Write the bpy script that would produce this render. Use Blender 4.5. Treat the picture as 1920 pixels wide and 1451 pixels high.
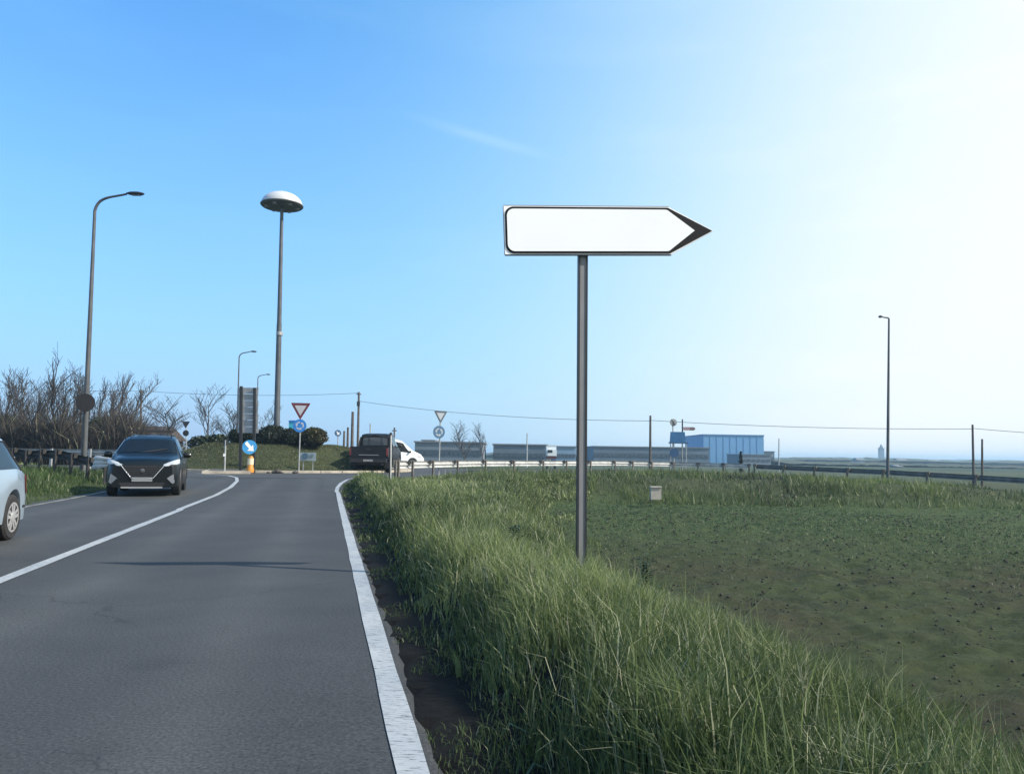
import bpy, math, random
import numpy as np
from mathutils import Vector, Matrix

random.seed(7)
rng = np.random.default_rng(11)
R = math.radians
scene = bpy.context.scene
for o in list(bpy.data.objects):
    bpy.data.objects.remove(o)
C = scene.collection

# ------------------------------------------------------------------ camera
F, CX, CY = 1478.0, 960.0, 725.5            # focal length and centre in photo pixels
CAM = Vector((0, 0, 1.28))
cam_d = bpy.data.cameras.new('camera')
cam_d.sensor_width = 36
cam_d.lens = 36 * F / 1920
cam_d.clip_start, cam_d.clip_end = 0.1, 9000
cam = bpy.data.objects.new('camera', cam_d)
C.objects.link(cam)
RM = Matrix.Rotation(R(90 + 4.93), 3, 'X') @ Matrix.Rotation(R(0.84), 3, 'Z')
cam.matrix_world = Matrix.Translation(CAM) @ RM.to_4x4()
scene.camera = cam

# ------------------------------------------------------------------ light
SUN_AZ, SUN_EL = 104.0, 39.0                 # degrees to the right of the view, above the horizon
SKY_GAIN = (0.34, 1.20, 1.72, 1)               # clear blue of the photo's sky
SKY_LOW = (2.55, 3.5, 5.05, 1)
SKY_THIN = (2.6, 5.1, 6.0, 1)
SKY_VEIL = (5.5, 5.75, 5.8, 1)
SD = Vector((math.sin(R(SUN_AZ)) * math.cos(R(SUN_EL)), math.cos(R(SUN_AZ)) * math.cos(R(SUN_EL)), math.sin(R(SUN_EL))))
world = bpy.data.worlds.new('World')
scene.world = world
world.use_nodes = True
wn, wl = world.node_tree.nodes, world.node_tree.links
wn.clear()
wout = wn.new('ShaderNodeOutputWorld'); bg = wn.new('ShaderNodeBackground')
sky = wn.new('ShaderNodeTexSky'); sky.sky_type = 'NISHITA'; sky.sun_disc = False
sky.sun_elevation = R(SUN_EL); sky.sun_rotation = R(SUN_AZ)
sky.air_density, sky.dust_density, sky.ozone_density = 1.0, 1.2, 2.0
bg.inputs['Strength'].default_value = 0.14
# thin veil of high cirrus: whitens the sky towards the sun and the horizon, with faint streaks
tc = wn.new('ShaderNodeTexCoord')
def wmath(op, a, b=None, c=None):
    n = wn.new('ShaderNodeMath'); n.operation = op
    for i, x in enumerate((a, b, c)):
        if x is None: continue
        if isinstance(x, (int, float)): n.inputs[i].default_value = x
        else: wl.new(x, n.inputs[i])
    return n.outputs[0]
vd = wn.new('ShaderNodeVectorMath'); vd.operation = 'DOT_PRODUCT'
wl.new(tc.outputs['Generated'], vd.inputs[0]); vd.inputs[1].default_value = (math.sin(R(SUN_AZ)), math.cos(R(SUN_AZ)), -.33)
sep = wn.new('ShaderNodeSeparateXYZ'); wl.new(tc.outputs['Generated'], sep.inputs[0])
mr = wn.new('ShaderNodeMapRange'); mr.interpolation_type = 'SMOOTHSTEP'
wl.new(vd.outputs['Value'], mr.inputs['Value'])
mr.inputs['From Min'].default_value = -0.76; mr.inputs['From Max'].default_value = 0.26
mr.inputs['To Min'].default_value = 0.0; mr.inputs['To Max'].default_value = 1.0
low = wmath('POWER', wmath('SUBTRACT', 1.0, wmath('MINIMUM', wmath('ABSOLUTE', sep.outputs['Z']), 1.0)), 2.6)
mp = wn.new('ShaderNodeMapping'); wl.new(tc.outputs['Generated'], mp.inputs['Vector'])
mp.inputs['Rotation'].default_value = (0, R(14), 0); mp.inputs['Scale'].default_value = (1.6, 1.6, 9.0)
nz = wn.new('ShaderNodeTexNoise'); wl.new(mp.outputs[0], nz.inputs['Vector'])
nz.inputs['Scale'].default_value = 2.2; nz.inputs['Detail'].default_value = 6
streak = wn.new('ShaderNodeMapRange'); wl.new(nz.outputs['Fac'], streak.inputs['Value'])
streak.inputs['From Min'].default_value = 0.5; streak.inputs['From Max'].default_value = 0.8
streak.inputs['To Min'].default_value = 0.0; streak.inputs['To Max'].default_value = 0.06
# one wisp of cirrus
WD = (RM @ Vector(((900 - CX) / F, -(258 - CY) / F, -1))).normalized()
wsub = wn.new('ShaderNodeVectorMath'); wsub.operation = 'SUBTRACT'
wl.new(tc.outputs['Generated'], wsub.inputs[0]); wsub.inputs[1].default_value = WD
wmp = wn.new('ShaderNodeMapping'); wrt = wn.new('ShaderNodeMapping'); wl.new(wsub.outputs[0], wrt.inputs['Vector']); wrt.inputs['Rotation'].default_value = (0, R(-13), 0)
wl.new(wrt.outputs[0], wmp.inputs['Vector'])
wmp.inputs['Scale'].default_value = (11, 3, 130)
wln = wn.new('ShaderNodeVectorMath'); wln.operation = 'LENGTH'; wl.new(wmp.outputs[0], wln.inputs[0])
wmr = wn.new('ShaderNodeMapRange'); wmr.interpolation_type = 'SMOOTHSTEP'; wl.new(wln.outputs['Value'], wmr.inputs['Value'])
wmr.inputs['From Min'].default_value = 0.0; wmr.inputs['From Max'].default_value = 1.3
wmr.inputs['To Min'].default_value = 0.16; wmr.inputs['To Max'].default_value = 0.0
wisp = wmath('MULTIPLY', wmr.outputs[0], wmath('ADD', nz.outputs['Fac'], 0.3))
veil = wmath('MULTIPLY', wmath('POWER', mr.outputs[0], 1.15), 0.97)
veil = wmath('MINIMUM', wmath('ADD', wmath('ADD', veil, streak.outputs[0]), wisp), 0.98)
gain = wn.new('ShaderNodeMix'); gain.data_type = 'RGBA'; gain.blend_type = 'MULTIPLY'; gain.inputs[0].default_value = 1.0
wl.new(sky.outputs[0], gain.inputs[6]); gain.inputs[7].default_value = SKY_GAIN
lowmix = wn.new('ShaderNodeMix'); lowmix.data_type = 'RGBA'      # paler air near the horizon
wl.new(wmath('MULTIPLY', low, 1.0), lowmix.inputs[0]); wl.new(gain.outputs[2], lowmix.inputs[6]); lowmix.inputs[7].default_value = SKY_LOW
mix = wn.new('ShaderNodeMix'); mix.data_type = 'RGBA'
wl.new(veil, mix.inputs['Factor']); wl.new(lowmix.outputs[2], mix.inputs[6])
vc_ = wn.new('ShaderNodeMix'); vc_.data_type = 'RGBA'
wl.new(veil, vc_.inputs[0]); vc_.inputs[6].default_value = SKY_THIN; vc_.inputs[7].default_value = SKY_VEIL
wl.new(vc_.outputs[2], mix.inputs[7])
wl.new(mix.outputs[2], bg.inputs['Color'])
wl.new(bg.outputs[0], wout.inputs['Surface'])

sun_d = bpy.data.lights.new('sun', 'SUN'); sun_d.energy = 5.0; sun_d.angle = R(0.6); sun_d.color = (1.0, 0.93, 0.82)
sun = bpy.data.objects.new('sun', sun_d); C.objects.link(sun)
sun.rotation_euler = SD.to_track_quat('Z', 'Y').to_euler()
scene.view_settings.view_transform = 'Standard'
scene.view_settings.look = 'None'
scene.view_settings.exposure = 0.40
scene.view_settings.gamma = 1.0
try: scene.view_settings.use_curve_mapping = False
except Exception: pass
HAZE_DENSITY, HAZE_COLOR = 0.00046, (0.50, 0.77, 1.0)

# ------------------------------------------------------------------ helpers
def ray(px, py):
    return RM @ Vector(((px - CX) / F, -(py - CY) / F, -1))
def P(px, py, Y):                             # world point of a photo pixel at distance Y
    d = ray(px, py); return CAM + d * (Y / d.y)
def G(px, py, z=0.0):                         # world point of a photo pixel at height z
    d = ray(px, py); return CAM + d * ((z - CAM.z) / d.z)

def sst(a, b, x):
    t = np.clip((x - a) / (b - a), 0, 1); return t * t * (3 - 2 * t)

class VN:                                     # cheap value noise
    def __init__(s, seed): s.t = np.random.default_rng(seed).random((256, 256))
    def __call__(s, x, y):
        xi, yi = np.floor(x).astype(int), np.floor(y).astype(int)
        fx, fy = x - xi, y - yi
        fx, fy = fx * fx * (3 - 2 * fx), fy * fy * (3 - 2 * fy)
        a, b = s.t[xi & 255, yi & 255], s.t[(xi + 1) & 255, yi & 255]
        c, d = s.t[xi & 255, (yi + 1) & 255], s.t[(xi + 1) & 255, (yi + 1) & 255]
        return (a * (1 - fx) + b * fx) * (1 - fy) + (c * (1 - fx) + d * fx) * fy
n1, n2, n3 = VN(1), VN(2), VN(3)

# -- road frame: u across (to the right of the edge line's inner side), v along
A0 = G(742, 1451); B0 = G(637, 960)
RD = Vector((B0.x - A0.x, B0.y - A0.y)).normalized(); RN = Vector((RD.y, -RD.x))
def UV(x, y):
    dx, dy = x - A0.x, y - A0.y
    return dx * RN.x + dy * RN.y, dx * RD.x + dy * RD.y
def XY(u, v):
    return A0.x + u * RN.x + v * RD.x, A0.y + u * RN.y + v * RD.y

MC = (-14.9, 50.0); MR = 8.6                  # middle and radius of the roundabout's island
RAIL = [(-9.5, 26.5), (-6.6, 30.0), (-4.8, 33.0), (-1.4, 44.0), (7.7, 57.0), (12.5, 59.8), (17.5, 58.2), (23.7, 50.5), (28.6, 43.8), (33, 37.0), (40, 27.0), (60, 0.0)]
RXs = np.array([p[0] for p in RAIL]); RYs = np.array([p[1] for p in RAIL])
def rail_y(x): return np.interp(x, RXs, RYs)
def exit_z(x): return np.interp(x, [-10, 8, 17, 24, 29, 45], [.15, .17, .08, -.12, -.4, -1.2])

def H(x, y, detail=True):
    x = np.asarray(x, float); y = np.asarray(y, float)
    u, v = UV(x, y)
    z = .15 * sst(20, 36, v)
    z = z * (1 - sst(-2, 10, x)) + sst(-2, 10, x) * exit_z(x)
    far = sst(62, 130, y)
    z = z * (1 - far) + far * (-1.3)
    # left verge
    lv = sst(-7.4, -10.5, u) * (1 - sst(30, 40, y)) * (v < 60)
    z = z + .33 * sst(-7.2, -10.5, u) * (1 - sst(30, 40, y))
    # field on the right, below the verge and the bank of the exit road
    vc = np.clip(v, 0, 34); u0 = 2.1 + .035 * vc + .0050 * vc ** 2; u1 = 3.8 + .035 * vc + .0050 * vc ** 2
    foot = np.minimum(38.0, rail_y(x) - 6.5); top = np.minimum(43.5, rail_y(x) - 1.6)
    m = sst(u0, u1, u) * (1 - sst(0, 1, (y - foot) / np.maximum(top - foot, .5)))
    z = z + .31 * sst(.46, .92, u) * (1 - sst(1.05, 2.3, u)) * (1 - sst(22, 34, v))   # berm along the road edge
    zf = -1.08
    z = z * (1 - m) + zf * m
    # island mound
    r = np.hypot(x - MC[0], y - MC[1])
    z = z + 1.55 * sst(8.2, 3.6, r)
    if detail:
        wild = sst(.5, 1.6, u) * (1 - m) + sst(-7.2, -8.5, u)
        z = z + wild * (y < 70) * (r > 16) * (.12 * (n1(x * .9, y * .9) - .5) + .05 * (n2(x * 3, y * 3) - .5))
        fld = (m > .9) * (y < 45)
        z = z + fld * (.10 * (n1(x * 2.1 + 9, y * 2.1) - .5) + .09 * (n2(x * 5.3, y * 5.3) - .5) + .05 * (n3(x * 11, y * 11) - .5))
    return z
def field_mask(x, y):
    u, v = UV(x, y)
    vc = np.clip(v, 0, 34); u0 = 2.1 + .035 * vc + .0050 * vc ** 2; u1 = 3.8 + .035 * vc + .0050 * vc ** 2
    foot = np.minimum(38.0, rail_y(x) - 6.5); top = np.minimum(43.5, rail_y(x) - 1.6)
    return sst(u0, u1, u) * (1 - sst(0, 1, (y - foot) / np.maximum(top - foot, .5)))
def h(x, y): return float(H(np.array([x]), np.array([y]))[0])

# ------------------------------------------------------------------ materials
MATS = {}
def mat(name, col, rough=.6, metal=0., var=.0, vscale=3., spec=.5, bump=0., bscale=20., trans=0., coat=0., col2=None, emit=None):
    if name in MATS: return MATS[name]
    m = bpy.data.materials.new(name); m.use_nodes = True
    nt = m.node_tree; b = nt.nodes['Principled BSDF']
    b.inputs['Base Color'].default_value = (*col, 1); b.inputs['Roughness'].default_value = rough
    b.inputs['Metallic'].default_value = metal; b.inputs['Specular IOR Level'].default_value = spec
    if coat: b.inputs['Coat Weight'].default_value = coat; b.inputs['Coat Roughness'].default_value = .05
    if trans: b.inputs['Transmission Weight'].default_value = trans
    if emit: b.inputs['Emission Color'].default_value = (*emit[0], 1); b.inputs['Emission Strength'].default_value = emit[1]
    if var or bump:
        t = nt.nodes.new('ShaderNodeTexCoord'); n = nt.nodes.new('ShaderNodeTexNoise')
        n.inputs['Scale'].default_value = vscale; n.inputs['Detail'].default_value = 5
        nt.links.new(t.outputs['Object'], n.inputs['Vector'])
        if var:
            r = nt.nodes.new('ShaderNodeValToRGB')
            r.color_ramp.elements[0].position = .3; r.color_ramp.elements[1].position = .7
            c2 = col2 or tuple(min(1, c * (1 + var)) for c in col)
            r.color_ramp.elements[0].color = (*[c * (1 - var) for c in col], 1)
            r.color_ramp.elements[1].color = (*c2, 1)
            nt.links.new(n.outputs['Fac'], r.inputs['Fac']); nt.links.new(r.outputs[0], b.inputs['Base Color'])
        if bump:
            n_ = nt.nodes.new('ShaderNodeTexNoise'); n_.inputs['Scale'].default_value = bscale; n_.inputs['Detail'].default_value = 4
            nt.links.new(t.outputs['Object'], n_.inputs['Vector'])
            bp = nt.nodes.new('ShaderNodeBump'); bp.inputs['Strength'].default_value = bump; bp.inputs['Distance'].default_value = .02
            nt.links.new(n_.outputs['Fac'], bp.inputs['Height']); nt.links.new(bp.outputs[0], b.inputs['Normal'])
    MATS[name] = m; return m

galv = mat('galvanised steel', (.36, .37, .37), .5, .35, .25, 4)
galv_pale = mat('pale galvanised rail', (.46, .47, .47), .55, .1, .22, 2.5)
rail_post_m = mat('weathered rail post', (.12, .11, .10), .7, .2, .4, 5)
pole_paint = mat('grey pole paint', (.085, .092, .10), .55, .2, .25, 2)
mast_steel = mat('mast steel', (.085, .095, .105), .5, .3, .3, 1.2)
sign_back = mat('sign back aluminium', (.30, .32, .34), .55, .3, .25, 3)
dark_metal = mat('dark metal', (.035, .037, .04), .5, .3, .3, 6)
sign_white = mat('white sign sheeting', (.94, .94, .93), .42, 0, .015, 1.2)
sign_black = mat('black sign film', (.008, .009, .011), .6, 0, .2, 6, spec=.2)
sign_red = mat('red sign film', (.11, .02, .032), .5, 0, .2, 4)
sign_blue = mat('blue sign film', (.02, .17, .5), .4, 0, .15, 4)
sign_lightblue = mat('pale blue sign film', (.05, .30, .62), .4, 0, .15, 4)
turq = mat('turquoise panel', (.05, .40, .55), .5, 0, .15, 1)
yellow = mat('yellow plastic', (.48, .20, .02), .55, 0, .15, 3)
wood = mat('weathered pole wood', (.10, .085, .075), .85, 0, .35, 3)
rubber = mat('tyre rubber', (.018, .018, .019), .85, 0, .2, 12)
alloy = mat('alloy rim', (.62, .62, .62), .3, .6)
alloy_dark = mat('dark alloy', (.06, .06, .065), .35, .7)
glass = mat('dark car glass', (.008, .011, .013), .07, 0, 0, spec=.35)
plastic = mat('black plastic', (.015, .015, .017), .55, 0, .2, 20)
chrome = mat('chrome', (.75, .76, .78), .16, 1.0)
plate_m = mat('number plate', (.20, .21, .22), .5, 0, .1, 30)
lamp_lens = mat('headlamp lens', (.38, .41, .44), .12, .1, spec=.8, emit=((.9, .95, 1.0), .03))
amber = mat('red lamp lens', (.25, .01, .01), .2)
paint_black = mat('blue black car paint', (.003, .005, .006), .35, 0, spec=.3, coat=.3)
paint_silver = mat('silver blue car paint', (.34, .42, .50), .35, .35, coat=.6)
paint_dark = mat('black pickup paint', (.008, .009, .012), .5, 0, .3, 3, spec=.3, coat=.08)
paint_white = mat('white van paint', (.70, .74, .76), .35, 0, .05, 1.5, coat=.4)
concrete = mat('kerb concrete', (.36, .32, .26), .85, 0, .3, 2.5, bump=.4)
stone_m = mat('dark stone', (.06, .055, .05), .9, 0, .4, 6)
bark = mat('bare bark', (.085, .080, .076), .9, 0, .35, 2)
twig_m = mat('bare twigs', (.040, .038, .038), .9, 0, .35, 1)
cable_m = mat('overhead cable', (.05, .05, .055), .6)

def leafmat(name, c1, c2, trans=.35, rough=.5):
    m = bpy.data.materials.new(name); m.use_nodes = True
    nt = m.node_tree; b = nt.nodes['Principled BSDF']; out = nt.nodes['Material Output']
    at = nt.nodes.new('ShaderNodeAttribute'); at.attribute_name = 'tint'
    mx = nt.nodes.new('ShaderNodeMix'); mx.data_type = 'RGBA'
    mx.inputs[6].default_value = (*c1, 1); mx.inputs[7].default_value = (*c2, 1)
    nt.links.new(at.outputs['Fac'], mx.inputs['Factor'])
    a2 = nt.nodes.new('ShaderNodeAttribute'); a2.attribute_name = 'straw'
    m2 = nt.nodes.new('ShaderNodeMix'); m2.data_type = 'RGBA'
    nt.links.new(a2.outputs['Fac'], m2.inputs['Factor']); nt.links.new(mx.outputs[2], m2.inputs[6])
    m2.inputs[7].default_value = (.38, .38, .25, 1)
    nt.links.new(m2.outputs[2], b.inputs['Base Color'])
    b.inputs['Roughness'].default_value = rough; b.inputs['Specular IOR Level'].default_value = .35
    t = nt.nodes.new('ShaderNodeBsdfTranslucent'); nt.links.new(m2.outputs[2], t.inputs['Color'])
    ms = nt.nodes.new('ShaderNodeMixShader'); ms.inputs[0].default_value = trans
    nt.links.new(b.outputs[0], ms.inputs[1]); nt.links.new(t.outputs[0], ms.inputs[2]); nt.links.new(ms.outputs[0], out.inputs['Surface'])
    MATS[name] = m; return m
grass_m = leafmat('tall verge grass', (.054, .087, .032), (.215, .268, .100), .42)
bank_m = leafmat('bank weeds', (.034, .060, .028), (.165, .215, .070))
bright_m = leafmat('bright verge grass', (.026, .050, .018), (.095, .150, .040))
olive_m = leafmat('olive mound grass', (.055, .060, .028), (.105, .115, .048))
crop_m = leafmat('crop seedlings', (.034, .066, .030), (.090, .140, .055))
hedge_m = leafmat('evergreen hedge leaves', (.008, .014, .010), (.022, .032, .016), .15)
hedge_olive = leafmat('olive hedge leaves', (.03, .034, .014), (.065, .06, .024), .2)
twigmass_m = leafmat('dry thicket twigs', (.022, .020, .017), (.072, .060, .050), .1, .9)
brownweed_m = leafmat('dark withered weeds', (.024, .026, .018), (.070, .062, .042))
ivy_m = leafmat('ivy leaves', (.012, .022, .010), (.035, .05, .02), .2)

# ------------------------------------------------------------------ mesh building
class MB:
    def __init__(s): s.v, s.f = [], []
    def add(s, vs, fs):
        k = len(s.v); s.v += [tuple(p) for p in vs]; s.f += [tuple(i + k for i in f) for f in fs]; return s
    def box(s, c, d, M=None):
        c = Vector(c); hx, hy, hz = d[0] / 2, d[1] / 2, d[2] / 2
        vs = [Vector((x, y, z)) for x in (-hx, hx) for y in (-hy, hy) for z in (-hz, hz)]
        if M: vs = [M @ p for p in vs]
        return s.add([p + c for p in vs], [(0, 1, 3, 2), (4, 6, 7, 5), (0, 4, 5, 1), (2, 3, 7, 6), (0, 2, 6, 4), (1, 5, 7, 3)])
    def path(s, pts, rs, n=8, cap=True):
        pts = [Vector(p) for p in pts]
        if isinstance(rs, (int, float)): rs = [rs] * len(pts)
        vs, fs = [], []
        ref = None
        for i, p in enumerate(pts):
            t = (pts[min(i + 1, len(pts) - 1)] - pts[max(i - 1, 0)]).normalized()
            if ref is None: ref = Vector((1, 0, 0)) if abs(t.x) < .8 else Vector((0, 1, 0))
            a = (ref - t * ref.dot(t)).normalized(); b = t.cross(a); ref = a
            for k in range(n):
                an = 2 * math.pi * k / n
                vs.append(p + (a * math.cos(an) + b * math.sin(an)) * rs[i])
        for i in range(len(pts) - 1):
            for k in range(n):
                k2 = (k + 1) % n
                fs.append((i * n + k, i * n + k2, (i + 1) * n + k2, (i + 1) * n + k))
        if cap: fs += [tuple(range(n))[::-1], tuple((len(pts) - 1) * n + k for k in range(n))]
        return s.add(vs, fs)
    def lathe(s, prof, c=(0, 0, 0), n=24, axis='Z'):
        vs, fs = [], []
        for r, z in prof:
            for k in range(n):
                an = 2 * math.pi * k / n
                q = (r * math.cos(an), r * math.sin(an), z)
                if axis == 'X': q = (q[2], q[0], q[1])
                if axis == 'Y': q = (q[0], q[2], q[1])
                vs.append((q[0] + c[0], q[1] + c[1], q[2] + c[2]))
        m = len(prof)
        for i in range(m - 1):
            for k in range(n):
                k2 = (k + 1) % n
                fs.append((i * n + k, i * n + k2, (i + 1) * n + k2, (i + 1) * n + k))
        fs += [tuple(range(n))[::-1], tuple((m - 1) * n + k for k in range(n))]
        return s.add(vs, fs)
    def prism(s, poly, o, ex, ey, depth):     # outline in the plane (ex, ey) at o, with thickness towards ez
        o, ex, ey = Vector(o), Vector(ex).normalized(), Vector(ey).normalized(); ez = ex.cross(ey)
        n = len(poly)
        vs = [o + ex * x + ey * y for x, y in poly] + [o + ex * x + ey * y + ez * depth for x, y in poly]
        fs = [tuple(range(n))[::-1], tuple(range(n, 2 * n))] + [(i, (i + 1) % n, n + (i + 1) % n, n + i) for i in range(n)]
        return s.add(vs, fs)
    def grid(s, rows):
        m = len(rows[0]); vs = [p for r in rows for p in r]
        return s.add(vs, [(i * m + j, i * m + j + 1, (i + 1) * m + j + 1, (i + 1) * m + j) for i in range(len(rows) - 1) for j in range(m - 1)])
    def mesh(s, name, off=(0, 0, 0)):
        me = bpy.data.meshes.new(name)
        me.from_pydata([(p[0] - off[0], p[1] - off[1], p[2] - off[2]) for p in s.v], [], s.f)
        me.update(); return me

def obj(name, mb, m, parent=None, off=None, smooth=False, label=None):
    if off is None: off = tuple(parent['_w']) if parent is not None and '_w' in parent else (0, 0, 0)
    me = mb.mesh(name, off) if isinstance(mb, MB) else mb
    if not me.materials: me.materials.append(m)
    if smooth:
        me.polygons.foreach_set('use_smooth', [True] * len(me.polygons))
        try: me.set_sharp_from_angle(angle=R(35))
        except Exception: pass
    o = bpy.data.objects.new(name, me); C.objects.link(o)
    if parent is not None: o.parent = parent
    if label: o['label'] = label
    return o
WROOTS = []
def thing(name, label, cat, loc, rz=0, group=None, local=False):
    o = bpy.data.objects.new(name, None); C.objects.link(o); o.empty_display_size = .3
    o.location = loc; o.rotation_euler = (0, 0, rz); o['label'] = label; o['category'] = cat
    if group: o['group'] = group
    if not local: o['_w'] = tuple(loc); WROOTS.append(o)      # parts are given in world coordinates
    return o
def single(name, mb, m, label, cat, base, group=None, smooth=True):
    o = obj(name, mb, m, None, tuple(base), smooth); o.location = base
    o['label'] = label; o['category'] = cat
    if group: o['group'] = group
    return o
def kind(o, k): o['kind'] = k; return o

def np_mesh(name, verts, loops, starts, totals, mats, attrs=None, smooth=False):
    me = bpy.data.meshes.new(name)
    me.vertices.add(len(verts)); me.vertices.foreach_set('co', np.asarray(verts, np.float32).ravel())
    me.loops.add(len(loops)); me.loops.foreach_set('vertex_index', np.asarray(loops, np.int32))
    me.polygons.add(len(starts)); me.polygons.foreach_set('loop_start', np.asarray(starts, np.int32))
    try: me.polygons.foreach_set('loop_total', np.asarray(totals, np.int32))
    except Exception: pass
    for k, a in (attrs or {}).items():
        at = me.attributes.new(k, 'FLOAT', 'POINT'); at.data.foreach_set('value', np.asarray(a, np.float32))
    if smooth: me.polygons.foreach_set('use_smooth', np.ones(len(starts), bool))
    me.update(calc_edges=True); me.validate()
    me.materials.append(mats); return me

# ------------------------------------------------------------------ ground
def axis(segs):
    out = []
    for a, b, st in segs: out += list(np.arange(a, b, st))
    return np.array(out + [segs[-1][1]])
gx = axis([(-3000, -600, 200), (-600, -120, 24), (-120, -40, 3), (-40, -12, .7), (-12, -2, .3), (-2, 14, .13), (14, 24, .25), (24, 50, .8), (50, 150, 5), (150, 700, 30), (700, 3000, 200)])
gy = axis([(-150, -10, 14), (-10, 2, .6), (2, 20, .13), (20, 46, .28), (46, 70, .6), (70, 150, 4), (150, 700, 25), (700, 3000, 120)])
X, Y = np.meshgrid(gx, gy)
Z = H(X, Y)
U, V = UV(X, Y)
rr = np.hypot(X - MC[0], Y - MC[1])
# sink the ground under the carriageways
FL = [UV(*G(a, b_, z_)[:2]) for a, b_, z_ in ((627, 920.5, 0), (629, 914, .05), (636, 908, .08), (648, 903, .1), (664, 900, .12), (692, 897, .13))]
def flare(v): return np.interp(v, [p[1] for p in FL], [p[0] + .28 for p in FL], left=0, right=FL[-1][0] + .28)
onroad = ((U > -7.0) & (U < np.maximum(.14, flare(V) - .15)) & (V < 37) & (V > -60)) | ((rr < 16.6) & (rr > MR - .3))
Z = np.where(onroad, Z - .06, Z)
nx, ny = len(gx), len(gy)
idx = np.arange(nx * ny).reshape(ny, nx)
quads = np.stack([idx[:-1, :-1], idx[:-1, 1:], idx[1:, 1:], idx[1:, :-1]], -1).reshape(-1, 4)
soil = field_mask(X, Y) * (Y < 60)
soil = np.clip(soil * 1.6 - .5, 0, 1)
me = None
ground_m = bpy.data.materials.new('ground'); ground_m.use_nodes = True
nt = ground_m.node_tree; b = nt.nodes['Principled BSDF']; b.inputs['Roughness'].default_value = .95; b.inputs['Specular IOR Level'].default_value = .15
tcn = nt.nodes.new('ShaderNodeTexCoord')
def tnoise(scale, detail=6, rough=.6, vec=None):
    n = nt.nodes.new('ShaderNodeTexNoise'); n.inputs['Scale'].default_value = scale; n.inputs['Detail'].default_value = detail; n.inputs['Roughness'].default_value = rough
    nt.links.new(vec or tcn.outputs['Object'], n.inputs['Vector']); return n.outputs['Fac']
def ramp(fac, stops):
    r = nt.nodes.new('ShaderNodeValToRGB'); e = r.color_ramp.elements
    while len(e) < len(stops): e.new(.5)
    for i, (p, c) in enumerate(stops): e[i].position = p; e[i].color = (*c, 1)
    nt.links.new(fac, r.inputs['Fac']); return r.outputs[0]
def cmix(f, a, b_, mode='MIX'):
    m = nt.nodes.new('ShaderNodeMix'); m.data_type = 'RGBA'; m.blend_type = mode
    if isinstance(f, float): m.inputs[0].default_value = f
    else: nt.links.new(f, m.inputs[0])
    nt.links.new(a, m.inputs[6]); nt.links.new(b_, m.inputs[7]); return m.outputs[2]
soilc = ramp(tnoise(9, 8, .7), [(.32, (.015, .012, .009)), (.5, (.038, .031, .022)), (.7, (.062, .050, .035))])
cropc = ramp(tnoise(5, 6, .7), [(.3, (.024, .034, .015)), (.7, (.050, .066, .027))])
patch = ramp(tnoise(.22, 4, .6), [(.34, (.30, .30, .30)), (.56, (.90, .90, .90))])
fieldc = cmix(patch, soilc, cropc)
lush = nt.nodes.new('ShaderNodeAttribute'); lush.attribute_name = 'lush'
lushc = ramp(tnoise(2.2, 7, .7), [(.3, (.030, .048, .018)), (.7, (.060, .088, .032))])
fieldc = cmix(lush.outputs['Fac'], fieldc, lushc)
grassc = ramp(tnoise(3.0, 8, .7), [(.3, (.030, .036, .020)), (.7, (.062, .075, .034))])
at = nt.nodes.new('ShaderNodeAttribute'); at.attribute_name = 'soil'
nearc = cmix(at.outputs['Fac'], grassc, fieldc)
farc = ramp(tnoise(.006, 4, .6), [(.38, (.030, .048, .032)), (.5, (.052, .074, .042)), (.62, (.075, .070, .050))])
at2 = nt.nodes.new('ShaderNodeAttribute'); at2.attribute_name = 'farland'
shade_soil = nt.nodes.new('ShaderNodeAttribute'); shade_soil.attribute_name = 'shade_soil'  # bare soil by the verge, blackened to stand in for the grass's shadow
shade_soilc = ramp(tnoise(7.0, 7, .7), [(.3, (.006, .006, .006)), (.7, (.013, .0125, .0115))])
nearc = cmix(shade_soil.outputs['Fac'], nearc, shade_soilc)
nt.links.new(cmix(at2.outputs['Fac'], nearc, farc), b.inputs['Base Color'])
bp = nt.nodes.new('ShaderNodeBump'); bp.inputs['Strength'].default_value = .7; bp.inputs['Distance'].default_value = .05
wv = nt.nodes.new('ShaderNodeTexWave'); wv.wave_type = 'BANDS'; wv.bands_direction = 'Y'; wv.inputs['Scale'].default_value = 1.05; wv.inputs['Distortion'].default_value = 3.5; wv.inputs['Detail'].default_value = 3; wv.inputs['Detail Scale'].default_value = 2.5
wm = nt.nodes.new('ShaderNodeMapping'); wm.inputs['Rotation'].default_value = (0, 0, R(9)); nt.links.new(tcn.outputs['Object'], wm.inputs['Vector']); nt.links.new(wm.outputs[0], wv.inputs['Vector'])
wmul = nt.nodes.new('ShaderNodeMath'); wmul.operation = 'MULTIPLY'; nt.links.new(wv.outputs['Fac'], wmul.inputs[0]); nt.links.new(at.outputs['Fac'], wmul.inputs[1])
wadd = nt.nodes.new('ShaderNodeMath'); wadd.operation = 'MULTIPLY_ADD'; nt.links.new(wmul.outputs[0], wadd.inputs[0]); wadd.inputs[1].default_value = .6; nt.links.new(tnoise(14, 8, .75), wadd.inputs[2])
nt.links.new(wadd.outputs[0], bp.inputs['Height']); nt.links.new(bp.outputs[0], b.inputs['Normal'])
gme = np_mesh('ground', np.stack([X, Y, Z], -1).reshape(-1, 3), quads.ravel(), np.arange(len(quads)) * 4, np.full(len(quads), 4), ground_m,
              {'soil': soil.ravel(), 'farland': sst(75, 160, Y).ravel() * 1.0, 'lush': (sst(15, 32, Y + .25 * X) * .9).ravel(), 'shade_soil': (sst(-.1, .05, U) * (1 - sst(.7, 1.1, U)) * (Y < 40)).ravel()}, True)
kind(obj('ground', gme, ground_m), 'structure')

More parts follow.
